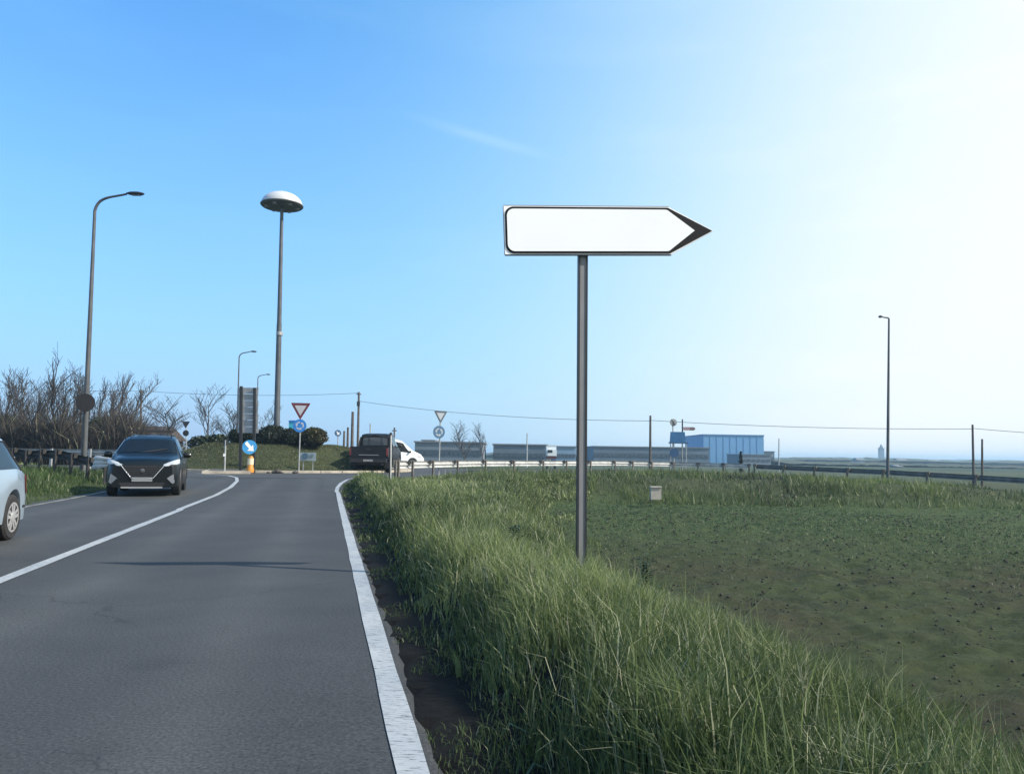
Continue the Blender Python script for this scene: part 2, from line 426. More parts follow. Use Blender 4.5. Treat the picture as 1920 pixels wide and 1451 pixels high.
# ------------------------------------------------------------------ roads
def roadmat(name, base, worn):
    global nt, tcn
    m = bpy.data.materials.new(name); m.use_nodes = True; nt = m.node_tree; b = nt.nodes['Principled BSDF']
    tcn = nt.nodes.new('ShaderNodeTexCoord')
    fine = tnoise(55, 3, .7); mid = tnoise(1.1, 6, .6); big = tnoise(.16, 3, .5)
    c = ramp(mid, [(.3, tuple(x * .86 for x in base)), (.7, tuple(x * 1.12 for x in base))])
    g = ramp(fine, [(.33, (.55, .55, .55)), (.5, (1, 1, 1)), (.68, (1.5, 1.5, 1.48))])
    c = cmix(1.0, c, g, 'MULTIPLY')
    w = ramp(big, [(.35, (.88, .88, .9)), (.65, (1.1, 1.09, 1.06))])
    c = cmix(1.0, c, w, 'MULTIPLY')
    # darker oily band in the middle of the lane and paler wheel tracks, laid along the road
    at = nt.nodes.new('ShaderNodeAttribute'); at.attribute_name = 'track'
    tr = ramp(at.outputs['Fac'], [(0, (.88, .88, .89)), (1, (1.13, 1.12, 1.10))])
    c = cmix(1.0, c, tr, 'MULTIPLY')
    # fine cracks, dark stains and repaired patches
    wv_ = nt.nodes.new('ShaderNodeVectorMath'); wv_.operation = 'ADD'; nt.links.new(tcn.outputs['Object'], wv_.inputs[0])
    nn_ = nt.nodes.new('ShaderNodeTexNoise'); nn_.inputs['Scale'].default_value = 1.3; nn_.inputs['Detail'].default_value = 6; nt.links.new(tcn.outputs['Object'], nn_.inputs['Vector'])
    nt.links.new(nn_.outputs['Color'], wv_.inputs[1])
    vo = nt.nodes.new('ShaderNodeTexVoronoi'); vo.feature = 'DISTANCE_TO_EDGE'; vo.inputs['Scale'].default_value = .33; nt.links.new(wv_.outputs[0], vo.inputs['Vector'])
    ck = ramp(vo.outputs['Distance'], [(0, (.62, .62, .63)), (.006, (1, 1, 1))])
    gate = ramp(tnoise(.35, 3, .5), [(.5, (0, 0, 0)), (.56, (1, 1, 1))])
    c = cmix(gate, c, cmix(1.0, c, ck, 'MULTIPLY'))
    st_ = ramp(tnoise(.75, 5, .65), [(.60, (1, 1, 1)), (.72, (.80, .80, .82))])
    c = cmix(1.0, c, st_, 'MULTIPLY')
    nt.links.new(c, b.inputs['Base Color'])
    b.inputs['Roughness'].default_value = .82; b.inputs['Specular IOR Level'].default_value = .32
    bp = nt.nodes.new('ShaderNodeBump'); bp.inputs['Strength'].default_value = .5; bp.inputs['Distance'].default_value = .008
    nt.links.new(fine, bp.inputs['Height']); nt.links.new(bp.outputs[0], b.inputs['Normal'])
    return m
asphalt = roadmat('asphalt', (.050, .053, .055), 1)

def strip(us, vs, dz):
    UU, VV = np.meshgrid(us, vs); xx, yy = XY(UU, VV)
    return xx, yy, H(xx, yy, False) + dz, UU, VV
def sheet(name, xx, yy, zz, m, attrs=None):
    k = np.arange(xx.size).reshape(xx.shape)
    q = np.stack([k[:-1, :-1], k[:-1, 1:], k[1:, 1:], k[1:, :-1]], -1).reshape(-1, 4)
    return np_mesh(name, np.stack([xx, yy, zz], -1).reshape(-1, 3), q.ravel(), np.arange(len(q)) * 4, np.full(len(q), 4), m, attrs, True)
us = np.concatenate([np.linspace(-6.95, .13, 42), [.165, .22]]); vs = np.concatenate([np.arange(-60, 0, 3), np.arange(0, 34.6, .12)])
xx, yy, zz, UU, VV = strip(us, vs, .0)
edge = .10 * (n1(VV * 1.3, UU * 0 + 3) - .5) + .10 * (n2(VV * 4.7, UU * 0 + 3) - .5) + .12 * (n3(VV * 3.1 + .5, UU * 0 + 9) - .5) * (n1(VV * .4, UU * 0 + 1) > .5)
UU2 = UU + np.where(UU > .15, edge * .35, 0) + np.where(UU < -6.9, -edge * 1.4, 0)
xx, yy = XY(UU2, VV); zz = np.where(UU > .2, zz - .05, zz)
lane = np.abs(((UU + 3.4) % 3.4) - 1.7)
track = np.exp(-((lane - .78) / .28) ** 2)
kind(obj('road', sheet('road', xx, yy, zz, asphalt, {'track': track.ravel()}), asphalt), 'structure')
vs = np.arange(FL[0][1] - 1.0, 34.6, .12); fr = np.linspace(0, 1, 9)
VV = np.repeat(vs[:, None], 9, 1); UR = np.maximum(.1, flare(vs)); UU = -.4 + (UR[:, None] + .4) * fr[None]
xx, yy = XY(UU, VV)
kind(obj('road_flare', sheet('road_flare', xx, yy, H(xx, yy, False) + .004, asphalt, {'track': (xx * 0 + .6).ravel()}), asphalt), 'structure')
# roundabout carriageway: ring round the island, and the flare of the entry
th = np.linspace(0, 2 * math.pi, 97); rs = np.linspace(MR - .1, 16.3, 9)
TT, RR = np.meshgrid(th, rs)
xx = MC[0] + RR * np.cos(TT); yy = MC[1] + RR * np.sin(TT)
rz = H(xx, yy, False); rz = np.where(RR < 9, .15, rz) + .009
kind(obj('roundabout_road', sheet('roundabout_road', xx, yy, rz, asphalt, {'track': (xx * 0 + .6).ravel()}), asphalt), 'structure')
# exit road to the right, beyond its guard rail
ex, ey = [], []
rp = [(-9.5, 29.5)] + [(RAIL[i][0], RAIL[i][1]) for i in range(1, len(RAIL))]
pl = np.array([(3.0, 50.3), (7.7, 57.0), (12.5, 59.8), (17.5, 58.2)])
tang = np.gradient(pl, axis=0); tang /= np.linalg.norm(tang, axis=1)[:, None]
nrm = np.stack([-tang[:, 1], tang[:, 0]], -1)
off = np.linspace(.6, 7.6, 5)
xx = pl[:, 0][:, None] + nrm[:, 0][:, None] * off[None]; yy = pl[:, 1][:, None] + nrm[:, 1][:, None] * off[None]
sel = slice(0, 4)
kind(obj('exit_road', sheet('exit_road', xx[sel], yy[sel], np.repeat(exit_z(pl[sel, 0])[:, None], 5, 1) + .02, asphalt, {'track': (xx[sel] * 0 + .6).ravel()}), asphalt), 'structure')

# painted lines
def linemat():
    global nt, tcn
    m = bpy.data.materials.new('worn white road paint'); m.use_nodes = True; nt = m.node_tree; b = nt.nodes['Principled BSDF']
    tcn = nt.nodes.new('ShaderNodeTexCoord')
    mp = nt.nodes.new('ShaderNodeMapping'); nt.links.new(tcn.outputs['Object'], mp.inputs['Vector'])
    mp.inputs['Rotation'].default_value = (0, 0, R(-13)); mp.inputs['Scale'].default_value = (5, 22, 5)
    cr = tnoise(3.0, 6, .75, mp.outputs[0])
    wear = ramp(cr, [(.39, (.10, .11, .11)), (.46, (.34, .36, .37)), (.75, (.42, .44, .45))])
    g = ramp(tnoise(1.6, 5, .6), [(.3, (.72, .75, .80)), (.65, (1, 1, 1))])
    nt.links.new(cmix(1.0, wear, g, 'MULTIPLY'), b.inputs['Base Color']); b.inputs['Roughness'].default_value = .75
    return m
paint = linemat()
def painted(name, pts, w, zlift=.006):
    pts = [Vector((p[0], p[1])) for p in pts]; rows = []
    for i, p in enumerate(pts):
        t = (pts[min(i + 1, len(pts) - 1)] - pts[max(i - 1, 0)]).normalized(); nn = Vector((t.y, -t.x))
        jit = .012 * (n2(i * .7, 3.1) - .5)
        row = []
        for s in (0, 1):
            q = p + nn * (w * s + (jit if s else -jit))
            row.append((q.x, q.y, float(H(q.x, q.y, False)) + zlift + .010 * float(sst(19, 24, q.y))))
        rows.append(row)
    o = obj(name, MB().grid(rows), paint); return kind(o, 'structure')
el = [XY(0.0, v) for v in np.arange(-40, 22.6, .5)]
vend = G(627, 920)
cur = [(627, 920.5), (629, 914), (636, 908), (648, 903), (664, 900)]
el = [p for p in el if p[1] < vend.y - .3] + [tuple(G(a, b_, .05)[:2]) for a, b_ in cur]
painted('edge_line', el, .132)
cl = [XY(-3.45, v) for v in np.arange(-40, 17.5, .5)]
pc = [G(0, 1083), G(219, 999), G(330, 955), G(400, 929), G(428, 914, .04), G(441, 904, .06), G(440, 898, .08), G(425, 894, .1), G(395, 891, .12), G(365, 888.5, .13)]
ucl = UV(pc[1].x, pc[1].y)[0]
cl = [XY(ucl + .0 * v, v) for v in np.arange(-40, UV(pc[2].x, pc[2].y)[1], .5)] + [tuple(p[:2]) for p in pc[2:]]
painted('centre_line', cl, .14)
ll = [XY(-6.72, v) for v in np.arange(-40, 24, .6)]
dirty = mat('dirty edge paint', (.20, .19, .16), .85, 0, .35, 2)
painted('far_edge_line', ll, .11)
bpy.data.objects['far_edge_line'].data.materials[0] = dirty

# island kerb and splitter island
def ring(name, r0, r1, z0, z1, m, c=MC, n=96):
    mb = MB(); rows = []
    for r, z in ((r0, z0), (r0, z1), (r1, z1), (r1, z0)):
        rows.append([(c[0] + r * math.cos(2 * math.pi * k / n), c[1] + r * math.sin(2 * math.pi * k / n), z) for k in range(n + 1)])
    mb.grid(rows); return obj(name, mb, m)
kerb = bpy.data.objects.new('island_kerb', None); C.objects.link(kerb); kind(kerb, 'structure')
nk = 44
for k in range(nk):
    a0, a1 = 2 * math.pi * (k + .02) / nk, 2 * math.pi * (k + .98) / nk
    mb = MB(); ri, ro = MR - .75, MR + .05
    mid = (a0 + a1) / 2
    q = []
    for z in (.1, .27 + .012 * random.random()):
        for r, a in ((ri, a0), (ri, a1), (ro, a1), (ro, a0)): q.append((MC[0] + r * math.cos(a), MC[1] + r * math.sin(a), z))
    mb.add(q, [(0, 1, 2, 3)[::-1], (4, 5, 6, 7)[::-1], (0, 1, 5, 4), (1, 2, 6, 5), (2, 3, 7, 6), (3, 0, 4, 7)])
    obj('kerb_stone', mb, concrete, kerb)
sp_pts = [G(378, 888.5, .14), G(470, 889, .14), G(462, 882.5, .14), G(400, 881.5, .14)]
spl = bpy.data.objects.new('splitter_island', None); C.objects.link(spl); kind(spl, 'structure')
mb = MB(); q = [(p.x, p.y, .1) for p in sp_pts] + [(p.x, p.y, .28) for p in sp_pts]
cen = [sum(p[i] for p in sp_pts) / 4 for i in (0, 1)]
mb.add(q, [(0, 1, 5, 4), (1, 2, 6, 5), (2, 3, 7, 6), (3, 0, 4, 7), (4, 5, 6, 7)])
obj('kerb', mb, concrete, spl)
mb = MB(); q = [(cen[0] + (p.x - cen[0]) * .86, cen[1] + (p.y - cen[1]) * .8, .30) for p in sp_pts]
q += [(x, y, .1) for x, y, z in q]
mb.add(q, [(0, 1, 2, 3), (0, 4, 5, 1), (1, 5, 6, 2), (2, 6, 7, 3), (3, 7, 4, 0)])
obj('paving', mb, mat('splitter paving', (.10, .09, .08), .9, 0, .3, 4), spl)

# ------------------------------------------------------------------ grass
NB = [0]
def blades(name, x, y, hg, wd, m, lean=.35, tint=None, straw=None, z=None, simple=False):
    n = len(x); NB[0] += n
    z = H(x, y) - .02 if z is None else z
    a = rng.random(n) * 2 * math.pi
    la = rng.random(n) * 2 * math.pi; lm = hg * lean * (.25 + rng.random(n))
    lx, ly = np.cos(la) * lm, np.sin(la) * lm
    cx, cy = np.cos(a) * wd / 2, np.sin(a) * wd / 2
    base = np.stack([x, y, z], -1); k = 3 if simple else 5
    vs = np.empty((n, k, 3))
    side = np.stack([cx, cy, np.zeros(n)], -1)
    vs[:, 0] = base - side; vs[:, 1] = base + side
    tip = base + np.stack([lx, ly, hg * np.sqrt(np.maximum(.15, 1 - (lm / hg) ** 2))], -1)
    if simple:
        vs[:, 2] = tip
        loops = (np.arange(n)[:, None] * 3 + np.array([0, 1, 2])).ravel(); starts = np.arange(n) * 3; tot = np.full(n, 3)
    else:
        mid = base + np.stack([lx * .28, ly * .28, hg * .58], -1)
        vs[:, 2] = mid + side * .8; vs[:, 3] = mid - side * .8; vs[:, 4] = tip
        loops = (np.arange(n)[:, None] * 5 + np.array([0, 1, 2, 3, 3, 2, 4])).ravel()
        starts = (np.arange(n)[:, None] * 7 + np.array([0, 4])).ravel(); tot = np.tile([4, 3], n)
    tint = rng.random(n) if tint is None else tint
    straw = (rng.random(n) < .05) * rng.random(n) if straw is None else straw
    me = np_mesh(name, vs.reshape(-1, 3), loops, starts, tot, m, {'tint': np.repeat(np.clip(tint, 0, 1), k), 'straw': np.repeat(straw, k)})
    return kind(obj(name, me, m), 'stuff')

def scatter(n, f, keep):                       # n candidate points through f, thinned by keep
    x, y = f(n); k = rng.random(n) < keep(x, y); return x[k], y[k]
def dens(y, y0, p): return np.minimum(1, (y0 / np.maximum(y, .5)) ** p)

POSTXY = (P(1091, 1085, 8.09).x, 8.09)
# tall verge grass right of the road
def vpts(n):
    v = 42 * rng.random(n) ** 2.1 - 2.5; w = rng.random(n)
    u = .42 + w * (4.0 + .05 * np.clip(v, 0, 40) + .0055 * np.clip(v, 0, 40) ** 2); return XY(u, v)
def vkeep(x, y):
    u, v = UV(x, y); fm = field_mask(x, y)
    e = sst(.42 + .30 * (n1(v * 1.3, v * 0 + 7) - .4), .85, u)
    return np.where(y < .8, 0, 1) * np.clip(e + .10, 0, 1) * (1 - sst(.78, .99, fm + .3 * (n2(x * .8, y * .8) - .5))) * (y < rail_y(x) - .3) * (np.hypot(x - MC[0], y - MC[1]) > 16.7) * (u > flare(v) + .1) * (.4 + .6 * sst(.28, .5, n1(x * 1.6 + 2, y * 1.6)))
def vgrass(n, hscale, nm, straws):
    x, y = scatter(n, vpts, vkeep)
    u, v = UV(x, y); d = np.hypot(x, y)
    clump = n1(x * 1.1, y * 1.1); c2 = n2(x * 3.7, y * 3.7); c3 = n3(x * .35, y * .35)
    hg = hscale * (.09 + .16 * sst(.45, .85, u)) * (.3 + .8 * clump + .75 * c2) * (.55 + .75 * rng.random(len(x))) * (1 - .25 * sst(1.2, 3, u))
    pd = np.hypot(x - POSTXY[0], (y - POSTXY[1] + .9) * .45); hg = hg * (.30 + .70 * sst(.28, .75, pd))   # worn round the sign post
    wd = np.maximum(.0042 + .004 * rng.random(len(x)), .0013 * d)
    tint = .08 + .42 * rng.random(len(x)) + .95 * (c3 - .38) + .75 * (c2 - .5)
    st = np.where(rng.random(len(x)) < straws * (.4 + 1.2 * c3), .3 + .7 * rng.random(len(x)), .0)
    blades(nm, x, y, hg, wd, grass_m, .62, tint, st)
vgrass(330000, 1.0, 'verge_grass', .15)
x, y = scatter(17000, lambda n: XY(.16 + .75 * rng.random(n), 40 * rng.random(n) ** 2 - 1.0), lambda x, y: (y > .8) * (UV(x, y)[0] > flare(UV(x, y)[1]) - .1) * (n2(x * 2.3, y * 2.3 + 5) > .5) * (UV(x, y)[1] < 30))
u, v = UV(x, y); d = np.hypot(x, y)
blades('edge_grass', x, y, (.03 + .13 * sst(.1, .8, u)) * (.5 + rng.random(len(x))), np.maximum(.005, .0012 * d), grass_m, .8, .0 + .2 * rng.random(len(x)), (rng.random(len(x)) < .05) * .5)  # tint kept low, deepening the painted shade along the verge edge
# a few longer stalks
def stalks(n, nm):
    x, y = scatter(n, vpts, vkeep); u, v = UV(x, y); d = np.hypot(x, y)
    k = (u > .7); x, y, d = x[k], y[k], d[k]
    blades(nm, x, y, .24 + .30 * rng.random(len(x)), np.maximum(.005, .0009 * d), grass_m, .42, .5 + .5 * rng.random(len(x)), (rng.random(len(x)) < .3) * rng.random(len(x)))
stalks(3600, 'grass_stalks')
x, y = scatter(9000, vpts, lambda x, y: vkeep(x, y) * (n2(x * 1.7 + 4, y * 1.7) > .55)); d = np.hypot(x, y)
blades('broad_leaves', x, y, .10 + .13 * rng.random(len(x)), np.maximum(.016 + .022 * rng.random(len(x)), .002 * d), bright_m, 1.15, .1 + .9 * rng.random(len(x)))
x, y = scatter(3800, vpts, vkeep); d = np.hypot(x, y)
blades('dead_straw', x, y, .10 + .16 * rng.random(len(x)), np.maximum(.004, .0010 * d), grass_m, 1.25, .5 + .5 * rng.random(len(x)), .5 + .5 * rng.random(len(x)), z=H(x, y) + .12 * rng.random(len(x)))
# bank and corner weeds, up to the rail
def bpts(n): return -7 + 48 * rng.random(n), 24 + 36 * rng.random(n)
def bkeep(x, y):
    fm = field_mask(x, y); u, v = UV(x, y)
    return (fm < .95) * (y < rail_y(x) - .25) * (u > 5) * (.35 + .65 * sst(.25, .6, n1(x * .45 + 3, y * .7)))
x, y = scatter(120000, bpts, bkeep); d = np.hypot(x, y)
cl_ = n2(x * .5, y * 1.0); c5 = n1(x * .22, y * .3)
flat = sst(42, 45, y)
hg = (.14 + .75 * cl_ ** 1.8) * (.5 + .8 * rng.random(len(x))) * (1 - .35 * flat)
blades('bank_grass', x, y, hg, np.maximum(.02, .0011 * d), bank_m, .55, .05 + .35 * rng.random(len(x)) + 1.3 * (c5 - .35) * cl_ + .4 * (cl_ - .4), (rng.random(len(x)) < .10) * rng.random(len(x)), simple=True)
x, y = scatter(26000, bpts, lambda x, y: bkeep(x, y) * (n3(x * .3 + 5, y * .55) > .58)); d = np.hypot(x, y)
blades('bank_weeds', x, y, (.2 + .45 * n2(x * .8, y)) * (.6 + .7 * rng.random(len(x))), np.maximum(.03, .0016 * d), brownweed_m, .8, simple=True)
# left verge
def lpts(n):
    v = 3 + 30 * rng.random(n); u = -6.98 - 12 * rng.random(n) ** 1.4; return XY(u, v)
x, y = scatter(60000, lpts, lambda x, y: (np.hypot(x - MC[0], y - MC[1]) > 16.6) * (.5 + .5 * n1(x, y))); d = np.hypot(x, y); u, v = UV(x, y)
blades('left_verge_grass', x, y, (.05 + .15 * sst(-7, -8.6, u)) * (.4 + rng.random(len(x))), np.maximum(.01, .0011 * d), bright_m, .5, .15 + .4 * rng.random(len(x)) + 1.1 * (n2(x * .45, y * .45) - .45), simple=True)
# mound
t = rng.random(42000) * 2 * math.pi; r_ = 7.8 * np.sqrt(rng.random(42000))
x, y = MC[0] + r_ * np.cos(t), MC[1] + r_ * np.sin(t)
blades('mound_grass', x, y, .06 + .14 * rng.random(len(x)) * n1(x, y), np.full(len(x), .05), olive_m, .6, .2 + .5 * rng.random(len(x)) + .6 * (n2(x * .4, y * .6) - .5), simple=True)
# grass of the far left and the plain's edge
def fpts(n): return -75 + 62 * rng.random(n), 30 + 45 * rng.random(n)
x, y = scatter(42000, fpts, lambda x, y: (np.hypot(x - MC[0], y - MC[1]) > 17) * (UV(x, y)[0] < -11))
blades('rough_grass', x, y, .12 + .25 * rng.random(len(x)) * n1(x * .4, y * .4), np.maximum(.03, .0011 * y), bank_m, .5, simple=True)
# crop seedlings, in rows, and clods on the ploughed field
rowdir = R(-9); cr, sr = math.cos(rowdir), math.sin(rowdir)
def cpts(n):
    yy = 4 + 36 * rng.random(n) ** 1.25; xx = 1 + 30 * rng.random(n)
    q = -xx * sr + yy * cr; p = xx * cr + yy * sr
    q = np.round(q / .17) * .17 + rng.normal(0, .022, n)
    return p * cr - q * sr, p * sr + q * cr
def ckeep(x, y):
    fm = field_mask(x, y); pt = n1(x * .16 + 3, y * .16 + 8)
    return (fm > .96) * np.clip(.10 + 1.5 * (pt - .38) + .5 * sst(16, 30, y), .06, 1)
x, y = scatter(300000, cpts, ckeep); d = np.hypot(x, y)
blades('crop_seedlings', x, y, .04 + .06 * rng.random(len(x)), np.maximum(.009, .0011 * d), crop_m, .9, simple=True)
def clods(n, nm, m):
    vs, loops = [], []
    base = np.array([(1, 0, 0), (0, 1, 0), (-1, 0, 0), (0, -1, 0), (0, 0, .8), (0, 0, -.5)], float)
    tri = np.array([(0, 1, 4), (1, 2, 4), (2, 3, 4), (3, 0, 4), (1, 0, 5), (2, 1, 5), (3, 2, 5), (0, 3, 5)])
    y = 4.5 + 30 * rng.random(n) ** 1.7; x = 1.5 + 22 * rng.random(n)
    k = field_mask(x, y) > .97; x, y = x[k], y[k]; n = len(x)
    sz = (.005 + .024 * rng.random(n) ** 3.5) * (.6 + .05 * y)
    a = rng.random(n) * 6.28
    v = base[None] * sz[:, None, None] * (.7 + .6 * rng.random((n, 6, 1)))
    vx = v[..., 0] * np.cos(a)[:, None] - v[..., 1] * np.sin(a)[:, None]; vy = v[..., 0] * np.sin(a)[:, None] + v[..., 1] * np.cos(a)[:, None]
    V = np.stack([vx + x[:, None], vy + y[:, None], v[..., 2] + (H(x, y) + sz * .15)[:, None]], -1).reshape(-1, 3)
    T = (np.arange(n)[:, None, None] * 6 + tri[None]).reshape(-1)
    me = np_mesh(nm, V, T, np.arange(n * 8) * 3, np.full(n * 8, 3), m)
    kind(obj(nm, me, m), 'stuff')
clods(26000, 'soil_clods', mat('dry soil clod', (.036, .033, .027), .95, 0, .45, 2))

# ------------------------------------------------------------------ blank direction sign
sd = 8.0
sb = P(1091, 1085, sd); sl, sr_ = P(947, 431, sd), P(1336, 431, sd)
st = thing('direction_sign', 'blank white arrow-shaped road sign pointing right on a square grey post in the verge', 'road sign', (sb.x, sb.y, h(sb.x, sb.y)))
zt, zb_ = P(1094, 386, sd).z, P(1094, 477, sd).z
W = sr_.x - sl.x; Hh = zt - zb_
q0, q1, q2 = P(947, 477, sd - .09), P(1259, 477, sd + .13), P(947, 386, sd - .09)
exv = (q1 - q0).normalized(); pxm = (q1 - q0).length / 312.0
eyv = (q2 - q0); Hh = eyv.length; eyv = (eyv - exv * exv.dot(eyv)).normalized()
o = q0.copy(); zb_ = q0.z
tip = (396.5 * pxm, Hh * .5); shoulder = 312 * pxm
def rounded(x0, y0, x1, y1, r, n=6, arrow=None):
    pts = []
    for cx, cy, a0 in ((x0 + r, y0 + r, 180), ):
        pts += [(cx + r * math.cos(R(a0 + 90 * i / n)), cy + r * math.sin(R(a0 + 90 * i / n))) for i in range(n + 1)]
    if arrow:
        pts += arrow
    for cx, cy, a0 in ((x0 + r, y1 - r, 90), ):
        pts += [(cx + r * math.cos(R(a0 + 90 * i / n)), cy + r * math.sin(R(a0 + 90 * i / n))) for i in range(n + 1)]
    return pts
nzv = exv.cross(eyv)                           # towards the traffic
ezv = eyv
mb = MB(); mb.prism([(0, 0), (shoulder, 0), tip, (shoulder, Hh), (0, Hh)], o - nzv * .03, exv, ezv, .026)
obj('sign_panel', mb, sign_white, st)
e_ = 3 * pxm
mb = MB()                                     # thin dark rim of the panel
for a, b_ in (((0, 0), (shoulder, 0)), ((shoulder, Hh), (0, Hh)), ((0, Hh), (0, 0))):
    pa = o + exv * a[0] + ezv * a[1] - nzv * .017; pb = o + exv * b_[0] + ezv * b_[1] - nzv * .017
    mb.path([pa, pb], .013 if a[0] or b_[0] else .006, 6)
obj('rim', mb, mat('panel rim', (.14, .15, .17), .5, .2), st)
# border film and white face
xi, yi = 2 * pxm, 1.5 * pxm
arrow_b = [(shoulder - 3 * pxm, yi), (tip[0] - 3 * pxm, tip[1]), (shoulder - 3 * pxm, Hh - yi)]
mb = MB(); mb.prism(rounded(xi, yi, 0, Hh - yi, 16 * pxm, 7, arrow_b), o - nzv * .003, exv, ezv, .005)
obj('border_film', mb, sign_black, st)
ins = 5.5 * pxm
def arc(cx, cy, r, a0, a1, n=5): return [(cx + r * math.cos(R(a0 + (a1 - a0) * i / n)), cy + r * math.sin(R(a0 + (a1 - a0) * i / n))) for i in range(n + 1)]
inner_x = 306 * pxm; it = (359 * pxm, Hh * .5)
face = arc(ins + 13 * pxm, ins + 13 * pxm, 13 * pxm, 180, 270) + arc(inner_x - 3 * pxm, ins + 12 * pxm, 12 * pxm, 270, 316) + [it] + arc(inner_x - 3 * pxm, Hh - ins - 12 * pxm, 12 * pxm, 44, 90) + arc(ins + 13 * pxm, Hh - ins - 13 * pxm, 13 * pxm, 90, 180)
mb = MB(); mb.prism(face, o + nzv * .003, exv, ezv, .004)
mb.f = [f for f in mb.f]
obj('white_face', mb, sign_white, st)
pt_, pb_ = P(1094, 470, sd), P(1091, 1088, sd); pb_.z = h(pb_.x, pb_.y) - .25
pw = 17.5 * pxm
def barbox(p0, p1, w, dep, exd):
    p0, p1 = Vector(p0), Vector(p1); exd = Vector(exd).normalized(); eyd = Vector((-exd.y, exd.x, 0)); mb = MB()
    vs = [p + exd * (sx * w / 2) + eyd * (sy * dep / 2) for p in (p0, p1) for sx, sy in ((-1, -1), (1, -1), (1, 1), (-1, 1))]
    return mb.add(vs, [(3, 2, 1, 0), (4, 5, 6, 7), (0, 1, 5, 4), (1, 2, 6, 5), (2, 3, 7, 6), (3, 0, 4, 7)])
pt_.y += .09; pb_.y += .09
obj('post', barbox(pb_, pt_, pw * .66, .05, exv), mat('grey sign post', (.21, .21, .22), .6, .1, .08, 3), st)
mb = MB()
for s in (-1, 1):
    q = barbox(pb_ + exv * (s * pw * .41), pt_ + exv * (s * pw * .41), pw * .18, .066, exv); mb.add(q.v, q.f)
obj('edge_channel', mb, mat('dark channel', (.03, .032, .036), .5, .2), st)
for zz_ in (zb_ + .12, zt - .12): obj('clamp', MB().box((pt_.x, pt_.y - .042, zz_), (.16, .024, .05)), galv, st)

# ------------------------------------------------------------------ lamps and mast
def street_lamp(label, base, top, arm_px, Yd, r0, r1, zbase=None, armside=1, bend=.0):
    b_ = P(*base, Yd); zb = h(b_.x, b_.y) if zbase is None else zbase
    t_ = P(*top, Yd); e = P(*arm_px, Yd)
    L = thing('street_lamp', label, 'street lamp', (b_.x, b_.y, zb), 0, 'tall curved-arm street lamps')
    lx = e.x - t_.x
    pts = [(b_.x, b_.y, zb - .2)]
    for k in range(1, 7):
        f = k / 6; pts.append((b_.x + (t_.x - b_.x) * f, b_.y, zb + (t_.z - .13 * abs(lx) * 3.2 - zb) * f))
    obj('pole', MB().path(pts, [r0 + (r1 - r0) * i / 6 for i in range(7)], 10), pole_paint, L, smooth=True)
    p0 = Vector(pts[-1]); p3 = Vector((e.x - lx * .34, b_.y, e.z - .02 * abs(lx)))
    c1 = p0 + Vector((.06 * lx, 0, (p3.z - p0.z) * .85)); c2 = p3 - Vector((lx * .38, 0, abs(lx) * .09))
    ap = []
    for k in range(11):
        t = k / 10; ap.append(p0 * (1 - t) ** 3 + c1 * 3 * t * (1 - t) ** 2 + c2 * 3 * t * t * (1 - t) + p3 * t ** 3)
    obj('arm', MB().path(ap, [r1 * 1.0 - .25 * r1 * k / 10 for k in range(11)], 8), pole_paint, L, smooth=True)
    hl = abs(lx) * .38; s = 1 if lx > 0 else -1
    mb = MB(); rows = []
    for t, w, hh in ((0, .3, .35), (.25, .85, .9), (.6, 1, 1), (.88, .75, .7), (1, .25, .3)):
        w_, h_ = .13 * w * max(1, hl / .65), .075 * hh * max(1, hl / .65)
        c = p3 + Vector((s * hl * t, 0, -.02 * hl * (t - .3) + .03))
        rows.append([c + Vector((0, w_ * math.cos(a), h_ * math.sin(a))) for a in [2 * math.pi * k / 10 for k in range(11)]])
    mb.grid(rows); mb.add(rows[0][:10], [tuple(range(10))]); mb.add(rows[-1][:10], [tuple(range(10))])
    obj('lamp_head', mb, dark_metal, L, smooth=True)
    mb = MB().box(p3 + Vector((s * hl * .55, 0, -.035)), (hl * .5, .14, .03)); obj('lens', mb, mat('lamp glass', (.25, .27, .28), .2), L)
    mb = MB().lathe([(r0 * 2.0, -.05), (r0 * 2.0, .04), (r0 * 1.25, .1), (r0 * 1.1, .35)], (b_.x, b_.y, zb), 12); obj('base_collar', mb, pole_paint, L)
    return L
street_lamp('tall street lamp with curved arm in the left verge beside a round sign back', (156, 886), (180, 360), (267, 363), 31, .115, .06)
street_lamp('slim street lamp with arm to the right, rising behind the stack of direction boards', (444, 850), (449, 657), (480, 659), 72, .10, .055)
street_lamp('shorter-looking far street lamp just left of the tall floodlight mast', (480, 850), (484, 700), (506, 702), 97, .10, .055)
street_lamp('lone street lamp at the right behind the bank, its short arm pointing left', (1664, 893), (1666.5, 590), (1648, 594), 49, .10, .055)

mb_ = P(518, 840, MC[1]); mt = P(529, 378, MC[1])
mz = h(MC[0], MC[1])
mast = thing('floodlight_mast', 'very tall floodlight mast with white dome head on the roundabout', 'light mast', (mb_.x, MC[1], mz))
mp_ = [Vector((mb_.x, MC[1], mz - .3)).lerp(Vector((mt.x, MC[1], mt.z)), k / 8) for k in range(9)]
obj('pole', MB().path(mp_[:5], [.20, .19, .18, .17, .16], 14), mast_steel, mast, smooth=True)
obj('upper_pole', MB().path(mp_[4:], [.145, .135, .125, .115, .105], 14), mast_steel, mast, smooth=True)
jp = mp_[4]; jp2 = P(524, 626, MC[1])
obj('joint_collar', MB().path([jp2 - Vector((0, 0, .1)), jp2 + Vector((0, 0, .12))], .21, 14), galv, mast, smooth=True)
dr = (P(567, 383, MC[1]).x - P(491, 383, MC[1]).x) / 2; dz = P(529, 386, MC[1]).z; dt = P(529, 361, MC[1]).z - dz
dome_c = (mt.x, MC[1], dz)
prof = [(dr * math.cos(R(a)), dt * math.sin(R(a))) for a in range(0, 89, 8)] + [(.12, dt)]
